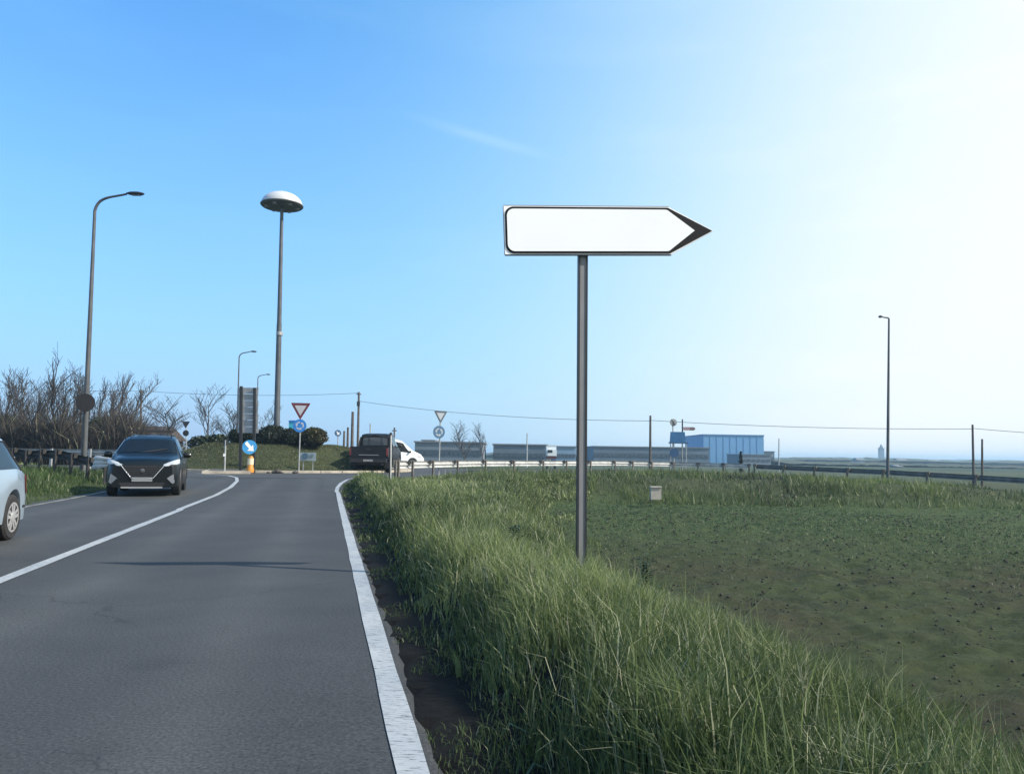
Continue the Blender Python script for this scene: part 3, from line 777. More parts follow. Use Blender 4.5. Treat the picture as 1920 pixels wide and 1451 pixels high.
obj('dome', MB().lathe(prof, dome_c, 36), mat('white dome', (.50, .51, .52), .4, 0, .06, 1.5), mast, smooth=True)
obj('underside_ring', MB().lathe([(dr * .55, -.10), (dr * .97, -.07), (dr * 1.03, .0), (dr * 1.03, .05)], dome_c, 36), mat('dome underside', (.11, .12, .13), .6, .2), mast, smooth=True)
for k in range(6):
    a = 2 * math.pi * (k + .3) / 6
    obj('floodlight', MB().lathe([(.10, -.16), (.16, -.13), (.17, -.05)], (dome_c[0] + dr * .72 * math.cos(a), dome_c[1] + dr * .72 * math.sin(a), dome_c[2] - .02), 10), mat('floodlight glass', (.2, .21, .22), .2), mast)

# ------------------------------------------------------------------ guard rails
def rail_profile():                            # W-beam section: (outwards, up)
    return [(.0, -.155), (.03, -.13), (.075, -.115), (.075, -.06), (.0, -.02), (.0, .02), (.075, .06), (.075, .115), (.03, .13), (.0, .155)]
def guard_rail(label, posts, zc, beam_m, post_m, road_side, group, spacer=True, extra=2):
    p0 = posts[0]
    g = thing('guard_rail', label, 'guard rail', (p0[0], p0[1], zc[0] - .65), 0, group)
    n = len(posts)
    for i in range(n):
        a = Vector((*posts[max(i - 1, 0)], 0)); c = Vector((*posts[min(i + 1, n - 1)], 0)); t = (c - a).normalized()
        nn = Vector((-t.y, t.x, 0)) * road_side
        p = Vector((*posts[i], zc[i]))
        zg = h(p.x, p.y)
        q = barbox((p.x, p.y, zg - .3), (p.x, p.y, zc[i] + .17), .11, .075, t); obj('post', q, post_m, g)
        if spacer:
            q = barbox(p + nn * .10 + Vector((0, 0, .02)), p + nn * .10 + Vector((0, 0, .19)), .26, .14, t); obj('spacer', q, post_m, g)
        if i < n - 1:
            b_ = Vector((*posts[i + 1], zc[i + 1])); d_ = (b_ - p); tt = Vector((d_.x, d_.y, 0)).normalized(); n2_ = Vector((-tt.y, tt.x, 0)) * road_side
            rows = []
            for f in (0.004, .996):
                c = p + d_ * f
                rows.append([c + n2_ * (.18 + x) + Vector((0, 0, z)) for x, z in rail_profile()])
            back = [[q_ - n2_ * .006 for q_ in r] for r in rows]
            mb = MB().grid(rows); mb.grid([back[1], back[0]])
            obj('rail_section', mb, beam_m, g)
    return g
px_posts = [733, 752, 778, 816, 860, 912, 965, 1019, 1062, 1108, 1153, 1189, 1224, 1265, 1310, 1356, 1405]
def rail_at(px, off=0):                        # where the photo pixel column meets the rail's line
    best = None
    for k in range(2, len(RAIL) - 1):
        a, b_ = Vector(RAIL[k]), Vector(RAIL[k + 1])
        for j in range(41):
            p = a.lerp(b_, j / 40); hor = (px - CX) / F * p.y
            e = abs(p.x - hor)
            if best is None or e < best[0]: best = (e, p.copy())
    return tuple(best[1])
pp = [rail_at(p) for p in px_posts]
zcs = [float(exit_z(p[0])) + .64 for p in pp]
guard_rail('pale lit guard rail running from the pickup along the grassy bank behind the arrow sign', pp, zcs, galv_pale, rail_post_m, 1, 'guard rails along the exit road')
sm = []
tot = 0
seg = [(17.8, 57.9)] + RAIL[7:11]
for a, b_ in zip(seg[:-1], seg[1:]):
    L_ = math.dist(a, b_); k = max(2, int(L_ / 2.2))
    sm += [tuple(Vector(a).lerp(Vector(b_), j / k)) for j in range(k)]
sm.append(seg[-1])
zz_ = [float(exit_z(p[0])) + .64 for p in sm]
guard_rail('dark shaded guard rail descending to the right edge behind the lone street lamp', sm, zz_, mat('shade dark exit rail', (.16, .155, .15), .65, .1, .3, 2.5), rail_post_m, 1, 'guard rails along the exit road')  # same rail as the pale run, its shaded side put into a darker colour
# left rails
lr = [(-26.8 + (26.8 - 13.9) * k / 13, 36.5 - (36.5 - 27.2) * k / 13) for k in range(14)]
guard_rail('dark guard rail on the left verge seen from behind, left of the street lamp', lr, [h(*p) + .62 for p in lr], mat('shade dark left rail', (.05, .045, .042), .75, .1, .4, 3), mat('dark rail post', (.035, .033, .032), .8, .1, .4, 5), 1, 'guard rails on the left')  # shade of the rail's back painted into the dark beam and post colours
lr2 = [(-38 + (38 - 18.6) * k / 9, 42.5 - (42.5 - 38.6) * k / 9) for k in range(10)]
guard_rail('thin pale far guard rail on the left, under the bare trees', lr2, [h(*p) + .95 for p in lr2], galv, galv, 1, 'guard rails on the left', spacer=False)
te = P(182, 869, 27.0)
tm = thing('rail_terminal', 'pale three-lobed guard rail end beside the black car', 'guard rail end', (te.x, te.y, h(te.x, te.y)))
for j, (xa, za) in enumerate(((176, 859), (175, 868), (172, 876))):
    a = P(xa, za, 27.0); b_ = P(212, [861, 867, 872][j], 26.7)
    mb = MB(); rows = []
    for t, wv in ((0, .02), (.08, .085), (.35, .09), (.55, .055), (1, .04)):
        c = a.lerp(b_, t); rows.append([c + Vector((0, .03 * math.cos(q) - .02, wv * math.sin(q))) for q in [2 * math.pi * k / 8 for k in range(9)]])
    obj('lobe', mb.grid(rows), galv_pale, tm, smooth=True)
a = P(200, 866, 27.1); obj('post', barbox((a.x, a.y, h(a.x, a.y) - .2), (a.x, a.y, a.z + .2), .1, .08, (1, 0, 0)), rail_post_m, tm)

# ------------------------------------------------------------------ traffic signs
def disc(mb, c, r, nv, dep, n=28):
    nv = Vector(nv).normalized(); exd = Vector((0, 0, 1)).cross(nv).normalized(); eyd = Vector((0, 0, 1))
    return mb.prism([(r * math.cos(2 * math.pi * k / n), r * math.sin(2 * math.pi * k / n)) for k in range(n)], Vector(c), exd, eyd, dep)
def fx(nv): return Vector((0, 0, 1)).cross(Vector(nv).normalized()).normalized()
def tri_pts(s, r=.0):
    hgt = s * .866
    return [(0, -hgt * .62), (s / 2, hgt * .38), (-s / 2, hgt * .38)]
def rtri(s, rad):
    base = tri_pts(s); out = []
    c = Vector((0, 0))
    for k in range(3):
        p = Vector(base[k]); a = Vector(base[k - 1]); b_ = Vector(base[(k + 1) % 3])
        p0 = p + (a - p).normalized() * rad * 1.7; p2 = p + (b_ - p).normalized() * rad * 1.7
        for t in (0, .33, .66, 1): out.append(tuple(p0 * (1 - t) ** 2 + p * 2 * t * (1 - t) + p2 * t * t))
    return out
def roundabout_arrows(root, c, r, nv, m, name='arrow'):
    exd = fx(nv); eyd = Vector((0, 0, 1)); nv = Vector(nv).normalized()
    for k in range(3):
        a0 = 90 + 120 * k
        inner, outer = .42 * r, .62 * r
        pts = [(outer * math.cos(R(a0 + t)), outer * math.sin(R(a0 + t))) for t in range(0, 71, 10)]
        pts += [(.76 * r * math.cos(R(a0 + 66)), .76 * r * math.sin(R(a0 + 66))), (.52 * r * math.cos(R(a0 + 104)), .52 * r * math.sin(R(a0 + 104))), (.26 * r * math.cos(R(a0 + 66)), .26 * r * math.sin(R(a0 + 66)))]
        pts += [(inner * math.cos(R(a0 + t)), inner * math.sin(R(a0 + t))) for t in range(70, -1, -10)]
        obj(name, MB().prism(pts, Vector(c) + nv * .012, exd, eyd, .006), m, root)
def yield_sign(label, basepx, topx, Yd, tri_c, tri_s, disc_c, disc_r, yaw, red, blue, white):
    b_ = P(*basepx, Yd); zb = h(b_.x, b_.y); tc_ = P(*tri_c, Yd); dc = P(*disc_c, Yd)
    nv = Vector((math.sin(R(yaw)), -math.cos(R(yaw)), 0)); exd = fx(nv)
    s = thing('yield_sign', label, 'road sign', (b_.x, b_.y, zb), 0, 'yield signs with roundabout discs')
    tp = Vector((tc_.x, tc_.y, tc_.z + .2))
    obj('post', MB().path([(b_.x, b_.y + .06, zb - .2), (tp.x, tp.y + .06, tp.z)], .036, 8), galv, s, smooth=True)
    obj('triangle_border', MB().prism(rtri(tri_s, .05), tc_, exd, (0, 0, 1), .012), red, s)
    obj('triangle_face', MB().prism(rtri(tri_s * .60, .02), tc_ + nv * .013 + Vector((0, 0, -.0)), exd, (0, 0, 1), .005), white, s)
    mb = MB(); disc(mb, dc, disc_r, nv, .012); obj('blue_disc', mb, blue, s)
    roundabout_arrows(s, dc, disc_r, nv, white)
    return s
yield_sign('red-bordered yield triangle above a bright blue roundabout disc in front of the hedge', (560, 872), (563, 757), 42.3, (563.5, 767.5), 1.05, (562, 798), .35, 10, sign_red, sign_blue, mat('sign white face', (.40, .42, .46), .5, 0, .05, 3))
yield_sign('dull yield triangle above a grey-blue roundabout disc near the white van', (822, 884), (826, 770), 38.5, (826, 779.5), .72, (823, 810), .31, 28, mat('faded dark border', (.07, .09, .12), .5, 0, .2, 4), mat('faded blue film', (.05, .12, .22), .5, 0, .2, 4), mat('faded white film', (.34, .38, .42), .6, 0, .1, 4))
# round sign seen from behind on the left lamp pole
b_ = P(158, 886, 30.6); c = P(160, 755, 30.6)
s = thing('round_sign', 'round road sign seen from its dark back beside the left street lamp', 'road sign', (b_.x, b_.y, h(b_.x, b_.y)))
mb = MB(); disc(mb, c, 17 / F * 30.6, (.25, -.97, 0), .02); obj('disc', mb, mat('dark sign back', (.012, .011, .013), .7, 0, .3, 4), s)
p_ = Vector((b_.x - .1, b_.y + .05, h(b_.x, b_.y)))
obj('post', MB().path([p_ - Vector((0, 0, .2)), (c.x - .06, c.y + .1, c.z + .3)], .04, 8), dark_metal, s, smooth=True)
# keep-right disc on a yellow bollard
b_ = P(467, 885, 40.0); zb = .30; c = P(468, 838, 40.0)
s = thing('keep_right_sign', 'pale blue keep-right disc with white arrow on a yellow bollard', 'road sign', (b_.x, b_.y, zb))
r_ = 12.5 / F * 40; nv = Vector((.24, -.97, 0)).normalized()
mb = MB(); disc(mb, c, r_ * 1.05, nv, .02); obj('disc', mb, sign_lightblue, s)
exd = fx(nv); sc_ = r_ / .3
ar = [(-.17, .20), (-.11, .20 + .05), (.07, .02), (.15, .10), (.18, -.18), (-.10, -.16), (-.01, -.08), (-.2, .13)]
obj('arrow', MB().prism([(x * sc_, y * sc_) for x, y in ar][::-1], c + nv * .024, exd, (0, 0, 1), .006), sign_white, s)
ztop = P(468, 855, 40).z
obj('bollard', MB().lathe([(.19, zb - .1), (.19, zb + .1), (.15, zb + .16), (.14, ztop - .1), (.10, ztop)], (b_.x, b_.y + .16, 0), 14), yellow, s, smooth=True)
obj('reflective_band', MB().lathe([(.155, zb + .3), (.155, zb + .62)], (b_.x, b_.y + .16, 0), 14), mat('pale band', (.62, .56, .40), .5), s)
obj('bracket', MB().box((c.x, c.y + .07, c.z - .1), (.08, .1, .5)), galv, s)
# thin marker post on the splitter
b_ = P(421, 884, 39.5); t_ = P(423, 825, 39.5)
s = thing('marker_post', 'thin grey marker post with a small dark head left of the blue keep-right disc', 'post', (b_.x, b_.y, .3))
obj('post', MB().path([(b_.x, b_.y, .2), t_], .045, 8), galv, s)
obj('head', MB().box((t_.x, t_.y, t_.z - .12), (.22, .05, .3)), dark_metal, s)
obj('reflector', MB().box((t_.x - .02, t_.y - .03, P(420, 853, 39.5).z), (.1, .05, .14)), sign_white, s)
# stack of direction boards seen from behind
Yd = 41.0
b_ = P(452, 874, Yd)
s = thing('direction_board_stack', 'tall stack of grey direction boards seen from behind on two dark posts', 'road sign', (b_.x, b_.y, h(b_.x, b_.y)))
for px, tp in ((452.5, 724), (477.5, 727)):
    q0, q1 = P(px - 1, 874, Yd), P(px, tp, Yd)
    obj('post', barbox((q0.x, q0.y, h(q0.x, q0.y) - .2), q1, .14, .10, (1, 0, 0)), dark_metal, s)
nbd = 7; ys = np.linspace(726.5, 812, nbd + 1)
for k in range(nbd):
    a, c = P(445.5 + (k % 3) * .8, ys[k] + .05, Yd + .07 + .012 * (k % 2)), P(484.5 - (k % 2) * 1.0, ys[k + 1] - .05, Yd + .07 + .012 * (k % 2))
    mb = MB().box(((a.x + c.x) / 2, a.y, (a.z + c.z) / 2), (c.x - a.x, .035, a.z - c.z))
    obj('sign_board', mb, sign_back, s)
# small information panel on the mound
b_ = P(578, 868, 43.4)
s = thing('information_panel', 'small pale blue information board on two legs on the mound', 'sign', (b_.x, b_.y, h(b_.x, b_.y)))
a, c = P(563, 848, 43.4), P(592, 864, 43.4)
obj('panel', MB().box(((a.x + c.x) / 2, a.y, (a.z + c.z) / 2), (c.x - a.x, .04, a.z - c.z)), mat('pale panel', (.22, .28, .31), .5, 0, .2, 2), s)
for q in (569, 587):
    p_ = P(q, 860, 43.44); obj('leg', barbox((p_.x, p_.y, h(p_.x, p_.y) - .1), (p_.x, p_.y, c.z + .1), .05, .03, (1, 0, 0)), galv, s)
pc_ = P(572, 855, 43.36); mb = MB(); disc(mb, pc_, .17, (0, -1, 0), .012, 18); obj('round_emblem', mb, mat('panel emblem', (.06, .12, .18), .5), s)
pc_ = P(585, 854, 43.36); mb = MB().box(pc_, (.16, .012, .14)); obj('square_emblem', mb, mat('panel emblem pale', (.12, .18, .24), .5), s)
# turquoise hoarding behind
b_ = P(556, 845, 62); zb = h(b_.x, b_.y)
s = thing('hoarding', 'turquoise board half hidden behind the blue roundabout disc', 'billboard', (b_.x, b_.y, zb))
a, c = P(542, 788, 62), P(568, 806, 62)
obj('panel', MB().box(((a.x + c.x) / 2, 62, (a.z + c.z) / 2), (c.x - a.x, .08, a.z - c.z)), turq, s)
obj('top_band', MB().box(((a.x + c.x) / 2, 61.94, a.z - .07), (c.x - a.x, .04, .14)), sign_blue, s)
for q in (545, 565):
    p_ = P(q, 805, 62.07); obj('leg', barbox((p_.x, p_.y, zb - .2), (p_.x, p_.y, a.z), .1, .06, (1, 0, 0)), galv, s)
# far round sign
b_ = P(633, 842, 66); c = P(633.5, 812, 66)
s = thing('round_sign', 'small far round blue sign right of the hedge', 'road sign', (b_.x, b_.y, h(b_.x, b_.y)))
mb = MB(); disc(mb, c, .27, (0.1, -1, 0), .02); obj('disc', mb, mat('far sign blue', (.06, .13, .25), .5), s)
ar_r = .16
obj('arrow', MB().prism([(-.12, .10), (-.06, .16), (.06, .03), (.13, .1), (.14, -.14), (-.1, -.13), (-.02, -.05)][::-1], c + Vector((.0, -.03, 0)), fx((.1, -1, 0)), (0, 0, 1), .006), sign_white, s)
obj('post', MB().path([(b_.x, b_.y + .08, h(b_.x, b_.y) - .2), (c.x, c.y + .08, c.z + .2)], .04, 8), galv, s)
# signs beyond the exit road
Yd = 63.0
b_ = P(1270, 862, Yd); zb = h(b_.x, b_.y)
s = thing('blue_sign_board', 'blue back of a road board on four legs beyond the guard rail', 'road sign', (b_.x, b_.y, zb))
a, c = P(1255.5, 809.5, Yd), P(1286, 829, Yd)
obj('panel', MB().prism([(0, 0), (c.x - a.x, 0), (c.x - a.x - .1, a.z - c.z), (.06, a.z - c.z)], (a.x, Yd, c.z), (1, 0, 0), (0, 0, 1), .06), mat('sign board blue', (.03, .13, .28), .5, 0, .2, 2), s)
obj('lower_rail', MB().box(((a.x + c.x) / 2 + .04, Yd - .06, c.z - .06), (c.x - a.x + .25, .08, .12)), mat('sign rail blue', (.03, .10, .2), .5), s)
for q in (1257.5, 1263.5, 1279.5, 1287):
    p_ = P(q, 829, Yd + .06); obj('leg', barbox((p_.x, Yd + .08, zb - .2), (p_.x, Yd + .08, c.z + (.5 if q in (1263.5, 1279.5) else .05)), .07, .06, (1, 0, 0)), galv, s)
p0, p1 = P(1262, 810, Yd + .3), P(1262, 790, Yd + .3)
s = thing('round_sign', 'small dark round sign back standing above the blue board', 'road sign', (p0.x, Yd + .3, zb))
mb = MB(); disc(mb, P(1262.5, 792, Yd + .3), .29, (.1, -1, 0), .02); obj('disc', mb, sign_back, s)
mb = MB(); mb.path([P(1258.5, 786, Yd + .28), P(1266, 797, Yd + .28)], .03, 6); mb.path([P(1264, 790, Yd + .28), P(1260, 799, Yd + .28)], .03, 6); obj('bracing', mb, dark_metal, s)
obj('post', MB().path([(p0.x, Yd + .36, zb - .2), (p1.x, Yd + .36, p1.z + .1)], .05, 8), galv, s)
mb = MB(); disc(mb, P(1264, 849, Yd - .3), .36, (.05, -1, 0), .02); 
pb2 = P(1264, 862, Yd - .3)
s = thing('round_sign', 'blue roundabout disc low under the blue board', 'road sign', (pb2.x, Yd - .3, zb))
obj('disc', mb, mat('deep blue film', (.02, .07, .16), .5), s); roundabout_arrows(s, P(1264, 849, Yd - .3), .36, (.05, -1, 0), mat('pale film', (.45, .5, .55), .5))
obj('post', MB().path([(pb2.x, Yd - .23, zb - .2), (pb2.x, Yd - .23, P(1264, 845, Yd).z)], .04, 8), galv, s)
pA = P(1279.5, 786, Yd + .5); pb2 = P(1279, 862, Yd + .5)
s = thing('direction_sign', 'small red and grey pointed direction sign on a post beside the blue board', 'road sign', (pb2.x, Yd + .5, zb))
obj('post', MB().path([(pb2.x, Yd + .5, zb - .2), pA], .055, 8), dark_metal, s)
a, c = P(1281, 800.5, Yd + .44), P(1304, 807, Yd + .44)
obj('arrow_panel', MB().prism([(0, 0), (c.x - a.x - .12, 0), (c.x - a.x, (a.z - c.z) / 2), (c.x - a.x - .12, a.z - c.z), (0, a.z - c.z)], (a.x, Yd + .44, c.z), (1, 0, 0), (0, 0, 1), .04), mat('faded pink film', (.34, .24, .26), .6), s)
obj('dark_tip', MB().prism([(0, 0), (.32, 0), (.42, (a.z - c.z) / 2), (.32, a.z - c.z), (0, a.z - c.z)], (c.x - .44, Yd + .43, c.z), (1, 0, 0), (0, 0, 1), .03), dark_metal, s)
# delineator posts by the pickup
for (bx, by, tx, ty, Yd, lab) in ((732.5, 897, 733, 815, 31.0, 'slim white-sided delineator post at the corner of the verge by the pickup'), (738, 885, 739.5, 804, 52.0, 'thin post with a small crosspiece rising between pickup and van')):
    b_, t_ = P(bx, by, Yd), P(tx, ty, Yd); zb = h(b_.x, b_.y)
    s = thing('delineator_post' if Yd < 40 else 'thin_post', lab, 'post', (b_.x, b_.y, zb))
    obj('post', MB().path([(b_.x, b_.y, zb - .2), t_], .032 if Yd < 40 else .05, 8), galv_pale if Yd < 40 else wood, s)
    if Yd < 40: obj('dark_side', barbox((b_.x - .035, b_.y - .012, zb - .1), (t_.x - .035, t_.y - .012, t_.z), .04, .05, (1, 0, 0)), dark_metal, s)
    else: obj('crosspiece', MB().box(t_ - Vector((0, 0, .12)), (.32, .05, .06)), wood, s)
    obj('cap', MB().lathe([(.06, 0), (.06, .05), (.03, .09)], t_, 8), dark_metal, s)
# pale marker box on the bank
c = P(1230, 924, 37.6); zb = h(c.x, c.y)
s = thing('marker_stone', 'pale square concrete marker set in the weedy bank', 'marker', (c.x, c.y, zb))
a_, b_ = P(1220, 913.5, 37.6), P(1239.5, 934.5, 37.6)
obj('block', MB().box((c.x, 37.7, (a_.z + b_.z) / 2 - .02), (b_.x - a_.x, .3, a_.z - b_.z + .06)), mat('pale concrete', (.40, .36, .31), .8, 0, .15, 5), s)
obj('cap', MB().box((c.x, 37.68, a_.z + .02), (b_.x - a_.x + .04, .36, .05)), mat('pale concrete cap', (.46, .42, .37), .8, 0, .15, 5), s)

# ------------------------------------------------------------------ poles and wires
POLES = {}
def utility_pole(key, label, bx, by, tx, ty, Yd, r, m=wood, group='utility poles', cross=True):
    b_, t_ = P(bx, by, Yd), P(tx, ty, Yd); zb = h(b_.x, b_.y)
    s = thing('utility_pole', label, 'pole', (b_.x, b_.y, zb), 0, group)
    obj('pole', MB().path([(b_.x, b_.y, zb - .3), t_], [r * 1.2, r * .85], 9), m, s, smooth=True)
    if cross:
        obj('crossarm', MB().box(t_ - Vector((0, .0, .25)), (.5, .09, .09)), m, s)
        for q in (-.2, .2): obj('insulator', MB().lathe([(.035, 0), (.05, .04), (.03, .1), (.045, .13)], t_ + Vector((q, 0, -.205)), 8), galv_pale, s)
    POLES[key] = t_; return s
utility_pole('a', 'left utility pole carrying the wire, above the black car', 264, 842, 265, 731, 85, .11)
s = utility_pole('b', 'tall utility pole right of the hedge where two wires meet', 671, 848, 673, 735, 85, .13)
obj('transformer_box', MB().box(P(672, 757, 84.8), (.3, .25, .5)), dark_metal, s)
utility_pole('c', 'thick shorter pole just left of the tall utility pole', 660, 848, 661.5, 772, 83, .16, cross=False)
utility_pole('d', 'stub pole standing left of the thick shorter pole', 652, 848, 652.5, 801, 90, .14, cross=False)
utility_pole('e', 'smallest dark stub pole beyond the round blue sign', 645, 848, 645.5, 808, 95, .14, cross=False)
utility_pole('f', 'dark bare pole left of the blue sign board', 1219, 864, 1219.5, 779, 66, .10, cross=False)
utility_pole('g', 'taller of two bare poles near the right edge', 1825, 893, 1823.5, 796, 60, .085, cross=False)
utility_pole('h', 'shorter of two bare poles near the right edge', 1841, 905, 1841.5, 823, 52, .07, cross=False)
utility_pole('i', 'faint thin pole on the skyline right of the blue hall', 1460, 868, 1460.5, 822, 160, .12, galv, cross=False)
utility_pole('j', 'faint thin pole above the long grey sheds', 988, 848, 988.5, 812, 170, .14, galv, cross=False)
utility_pole('k', 'faint far mast with a small head above the pickup', 694, 845, 694.5, 794, 170, .16, galv, cross=False)
def wire(label, a, b_, sag, r=.02):
    a, b_ = Vector(a), Vector(b_); pts = [a.lerp(b_, k / 24) - Vector((0, 0, sag * 4 * (k / 24) * (1 - k / 24))) for k in range(25)]
    single('overhead_wire', MB().path(pts, r, 5), cable_m, label, 'wire', a, 'overhead wires', True)
wire('overhead wire strung between the left utility pole and the tall one by the hedge', P(265, 733, 85), P(673, 737, 85), .35)
wire('overhead wire running off the left pole to the left', P(265, 733, 85), P(-160, 716, 80), .3)
wire('overhead wire from the tall pole down to the bare pole left of the blue board', P(673, 752, 85), P(1219.5, 789, 66), .5)
wire('overhead wire from the bare pole to the poles at the right edge', P(1219.5, 788, 66), P(1823.5, 804, 60), .22)
wire('last length of overhead wire leaving the right edge of view', P(1823.5, 803, 60), P(2200, 822, 58), .15)

# ------------------------------------------------------------------ vehicles
def interp(tab):
    ys_, vs_ = zip(*tab); return lambda y: float(np.interp(y, ys_, vs_))
class Body:
    def __init__(s, y0, y1, top, w, wr, belt, zsill, wheels, wr_r, K=8, step=.07):
        s.top, s.w, s.wr, s.belt, s.zs, s.wheels, s.R = interp(top), interp(w), interp(wr), interp(belt), zsill, wheels, wr_r
        ys = list(np.arange(y0, y1, step)) + [y1]; s.ys = ys
    def sec(s, y):
        zb = s.zs
        for yc, zc in s.wheels:
            d = s.R ** 2 - (y - yc) ** 2
            if d > 0: zb = max(zb, zc + math.sqrt(d))
        t, w, bl = s.top(y), s.w(y), s.belt(y); bl = min(bl, t - .035); zb = min(zb, bl - .1)
        wr = min(s.wr(y), w * .97)
        zm = max(zb + .04, zb + (bl - zb) * .5)
        return [(0, zb), (w * .9, zb), (w * .985, zb + .03), (w, zm), (w * .965, bl), (wr, t - .055 if t - bl > .2 else bl + (t - bl) * .6), (wr * .8, t - .012), (0, t)]
    def S(s, y, q, side=1, off=0.0):           # point on the skin: q runs 0 (floor) to 7 (roof middle)
        a = s.sec(y); i = min(int(q), 6); f = q - i
        x, z = a[i][0] + (a[i + 1][0] - a[i][0]) * f, a[i][1] + (a[i + 1][1] - a[i][1]) * f
        return Vector((side * x, y, z))
    def mesh(s):
        mb = MB(); rows = []
        for y in s.ys:
            a = s.sec(y); rows.append([(x, y, z) for x, z in a] + [(-x, y, z) for x, z in a[-2:0:-1]])
        n = len(rows[0]); vs = [p for r in rows for p in r]
        fs = [(i * n + j, i * n + (j + 1) % n, (i + 1) * n + (j + 1) % n, (i + 1) * n + j) for i in range(len(rows) - 1) for j in range(n)]
        m = len(rows) - 1
        for e, flip in ((0, False), (m, True)):                 # end caps as strips from side to side
            r = [e * n + j for j in range(n)]
            for j in range(0, 7):
                a, b_ = r[j], r[j + 1]; c, d = r[(n - j - 1) % n], r[(n - j) % n]
                q = [a, b_, c, d]; q2 = []
                for k in q:
                    if k not in q2: q2.append(k)
                if len(q2) > 2: fs.append(tuple(q2[::-1] if flip else q2))
        return mb.add(vs, fs)
    def panel(s, y0f, y1f, q0, q1, side=1, off=.008, ny=10, nq=4):   # y0f, y1f: y at the lower and upper edge (slanted panels)
        rows = []
        for i in range(ny + 1):
            row = []
            for j in range(nq + 1):
                g = j / nq; ya = y0f[0] + (y0f[1] - y0f[0]) * g; yb = y1f[0] + (y1f[1] - y1f[0]) * g
                y = ya + (yb - ya) * i / ny; q = q0 + (q1 - q0) * g
                p = s.S(y, q, side); e = .01
                nrm = (s.S(y + e, q, side) - s.S(y - e, q, side)).cross(s.S(y, min(q + .05, 7), side) - s.S(y, max(q - .05, 0), side))
                if nrm.length > 1e-9:
                    nrm.normalize()
                    if nrm.x * side < 0 and abs(nrm.x) > .05 or (abs(nrm.x) <= .05 and nrm.z < 0): nrm = -nrm
                row.append(p + nrm * off)
            rows.append(row)
        return MB().grid(rows)
    def full(s, y0, y1, q0, off=.008, ny=8, nx=12, edge=.0):   # windscreen-like sheet across the car between q0 on both sides
        rows = []
        for i in range(ny + 1):
            y = y0 + (y1 - y0) * i / ny; row = []
            for j in range(-nx, nx + 1):
                f = j / nx; q = 7 - (7 - q0) * abs(f); p = s.S(y, q, 1 if f >= 0 else -1)
                e = .02; dz = (s.top(y + e) - s.top(y - e)) / (2 * e); nn = Vector((.25 * f, -dz, 1)).normalized()
                row.append(p + nn * off)
            rows.append(row)
        return MB().grid(rows)

def wheel(root, x, y, r, w, side, rim_m, spokes=5):
    wh = bpy.data.objects.new('wheel', None); C.objects.link(wh); wh.parent = root; wh.location = (x, y, r)
    t = MB().lathe([(r * .62, -w / 2), (r * .9, -w / 2), (r, -w / 2 + .03), (r, w / 2 - .03), (r * .9, w / 2), (r * .62, w / 2)], (0, 0, 0), 28, 'X')
    obj('tyre', t, rubber, wh, (0, 0, 0), True)
    mb = MB(); sx = side * (w / 2 + .004)
    n = 28
    ro, ri = r * .66, r * .57
    for k in range(n):
        a0, a1 = 2 * math.pi * k / n, 2 * math.pi * (k + 1) / n
        mb.add([(sx, rr_ * math.cos(a), rr_ * math.sin(a)) for a in (a0, a1) for rr_ in (ri, ro)], [(0, 1, 3, 2)])
    for k in range(spokes):
        a = 2 * math.pi * (k + .25) / spokes; d = Vector((0, math.cos(a), math.sin(a))); e = Vector((0, -math.sin(a), math.cos(a)))
        for sp_ in (-1, 1):
            v0, v1 = d * r * .1 + e * (.02 * sp_), d * r * .6 + e * (r * .13 * sp_)
            mb.add([v0 + e * -.018 + Vector((sx, 0, 0)), v0 + e * .018 + Vector((sx, 0, 0)), v1 + e * .026 + Vector((sx, 0, 0)), v1 + e * -.026 + Vector((sx, 0, 0)),
                    v0 + e * -.018 + Vector((sx - side * .03, 0, 0)), v0 + e * .018 + Vector((sx - side * .03, 0, 0)), v1 + e * .026 + Vector((sx - side * .03, 0, 0)), v1 + e * -.026 + Vector((sx - side * .03, 0, 0))],
                   [(0, 1, 2, 3), (0, 4, 5, 1), (1, 5, 6, 2), (2, 6, 7, 3), (3, 7, 4, 0)])
    mb.lathe([(.07, sx - side * .02), (.07, sx + side * .006), (.02, sx + side * .01)], (0, 0, 0), 12, 'X')
    obj('rim', mb, rim_m, wh, (0, 0, 0))
    obj('brake_disc', MB().lathe([(r * .64, sx - side * .07), (r * .64, sx - side * .06)], (0, 0, 0), 20, 'X'), plastic, wh, (0, 0, 0))
    return wh
def mirror(root, B, y, q, side, m):
    p = B.S(y, q, side)
    mb = MB(); rows = []
    for t, sy, sz in ((0, .4, .4), (.15, .9, .9), (.7, 1, 1), (1, .5, .55)):
        c = p + Vector((side * (.05 + .2 * t), .0, .06)); rows.append([c + Vector((0, .075 * sy * math.cos(a), .085 * sz * math.sin(a))) for a in [2 * math.pi * k / 10 for k in range(11)]])
    mb.grid(rows); mb.add(rows[-1][:10], [tuple(range(10))]); mb.add(rows[0][:10], [tuple(range(10))])
    mb.box(p + Vector((side * .03, 0, 0)), (.12, .05, .05))
    obj('mirror', mb, m, root, (0, 0, 0), True)

def panel_front(poly, y, depth, xmirror=False):     # outline (x, z) on the nose facing +y, built with depth towards +y
    mb = MB()
    mb.prism(poly, (0, y, 0), (1, 0, 0), (0, 0, 1), -depth)
    if xmirror: mb.prism([(-x, z) for x, z in poly], (0, y, 0), (1, 0, 0), (0, 0, 1), -depth)
    return mb

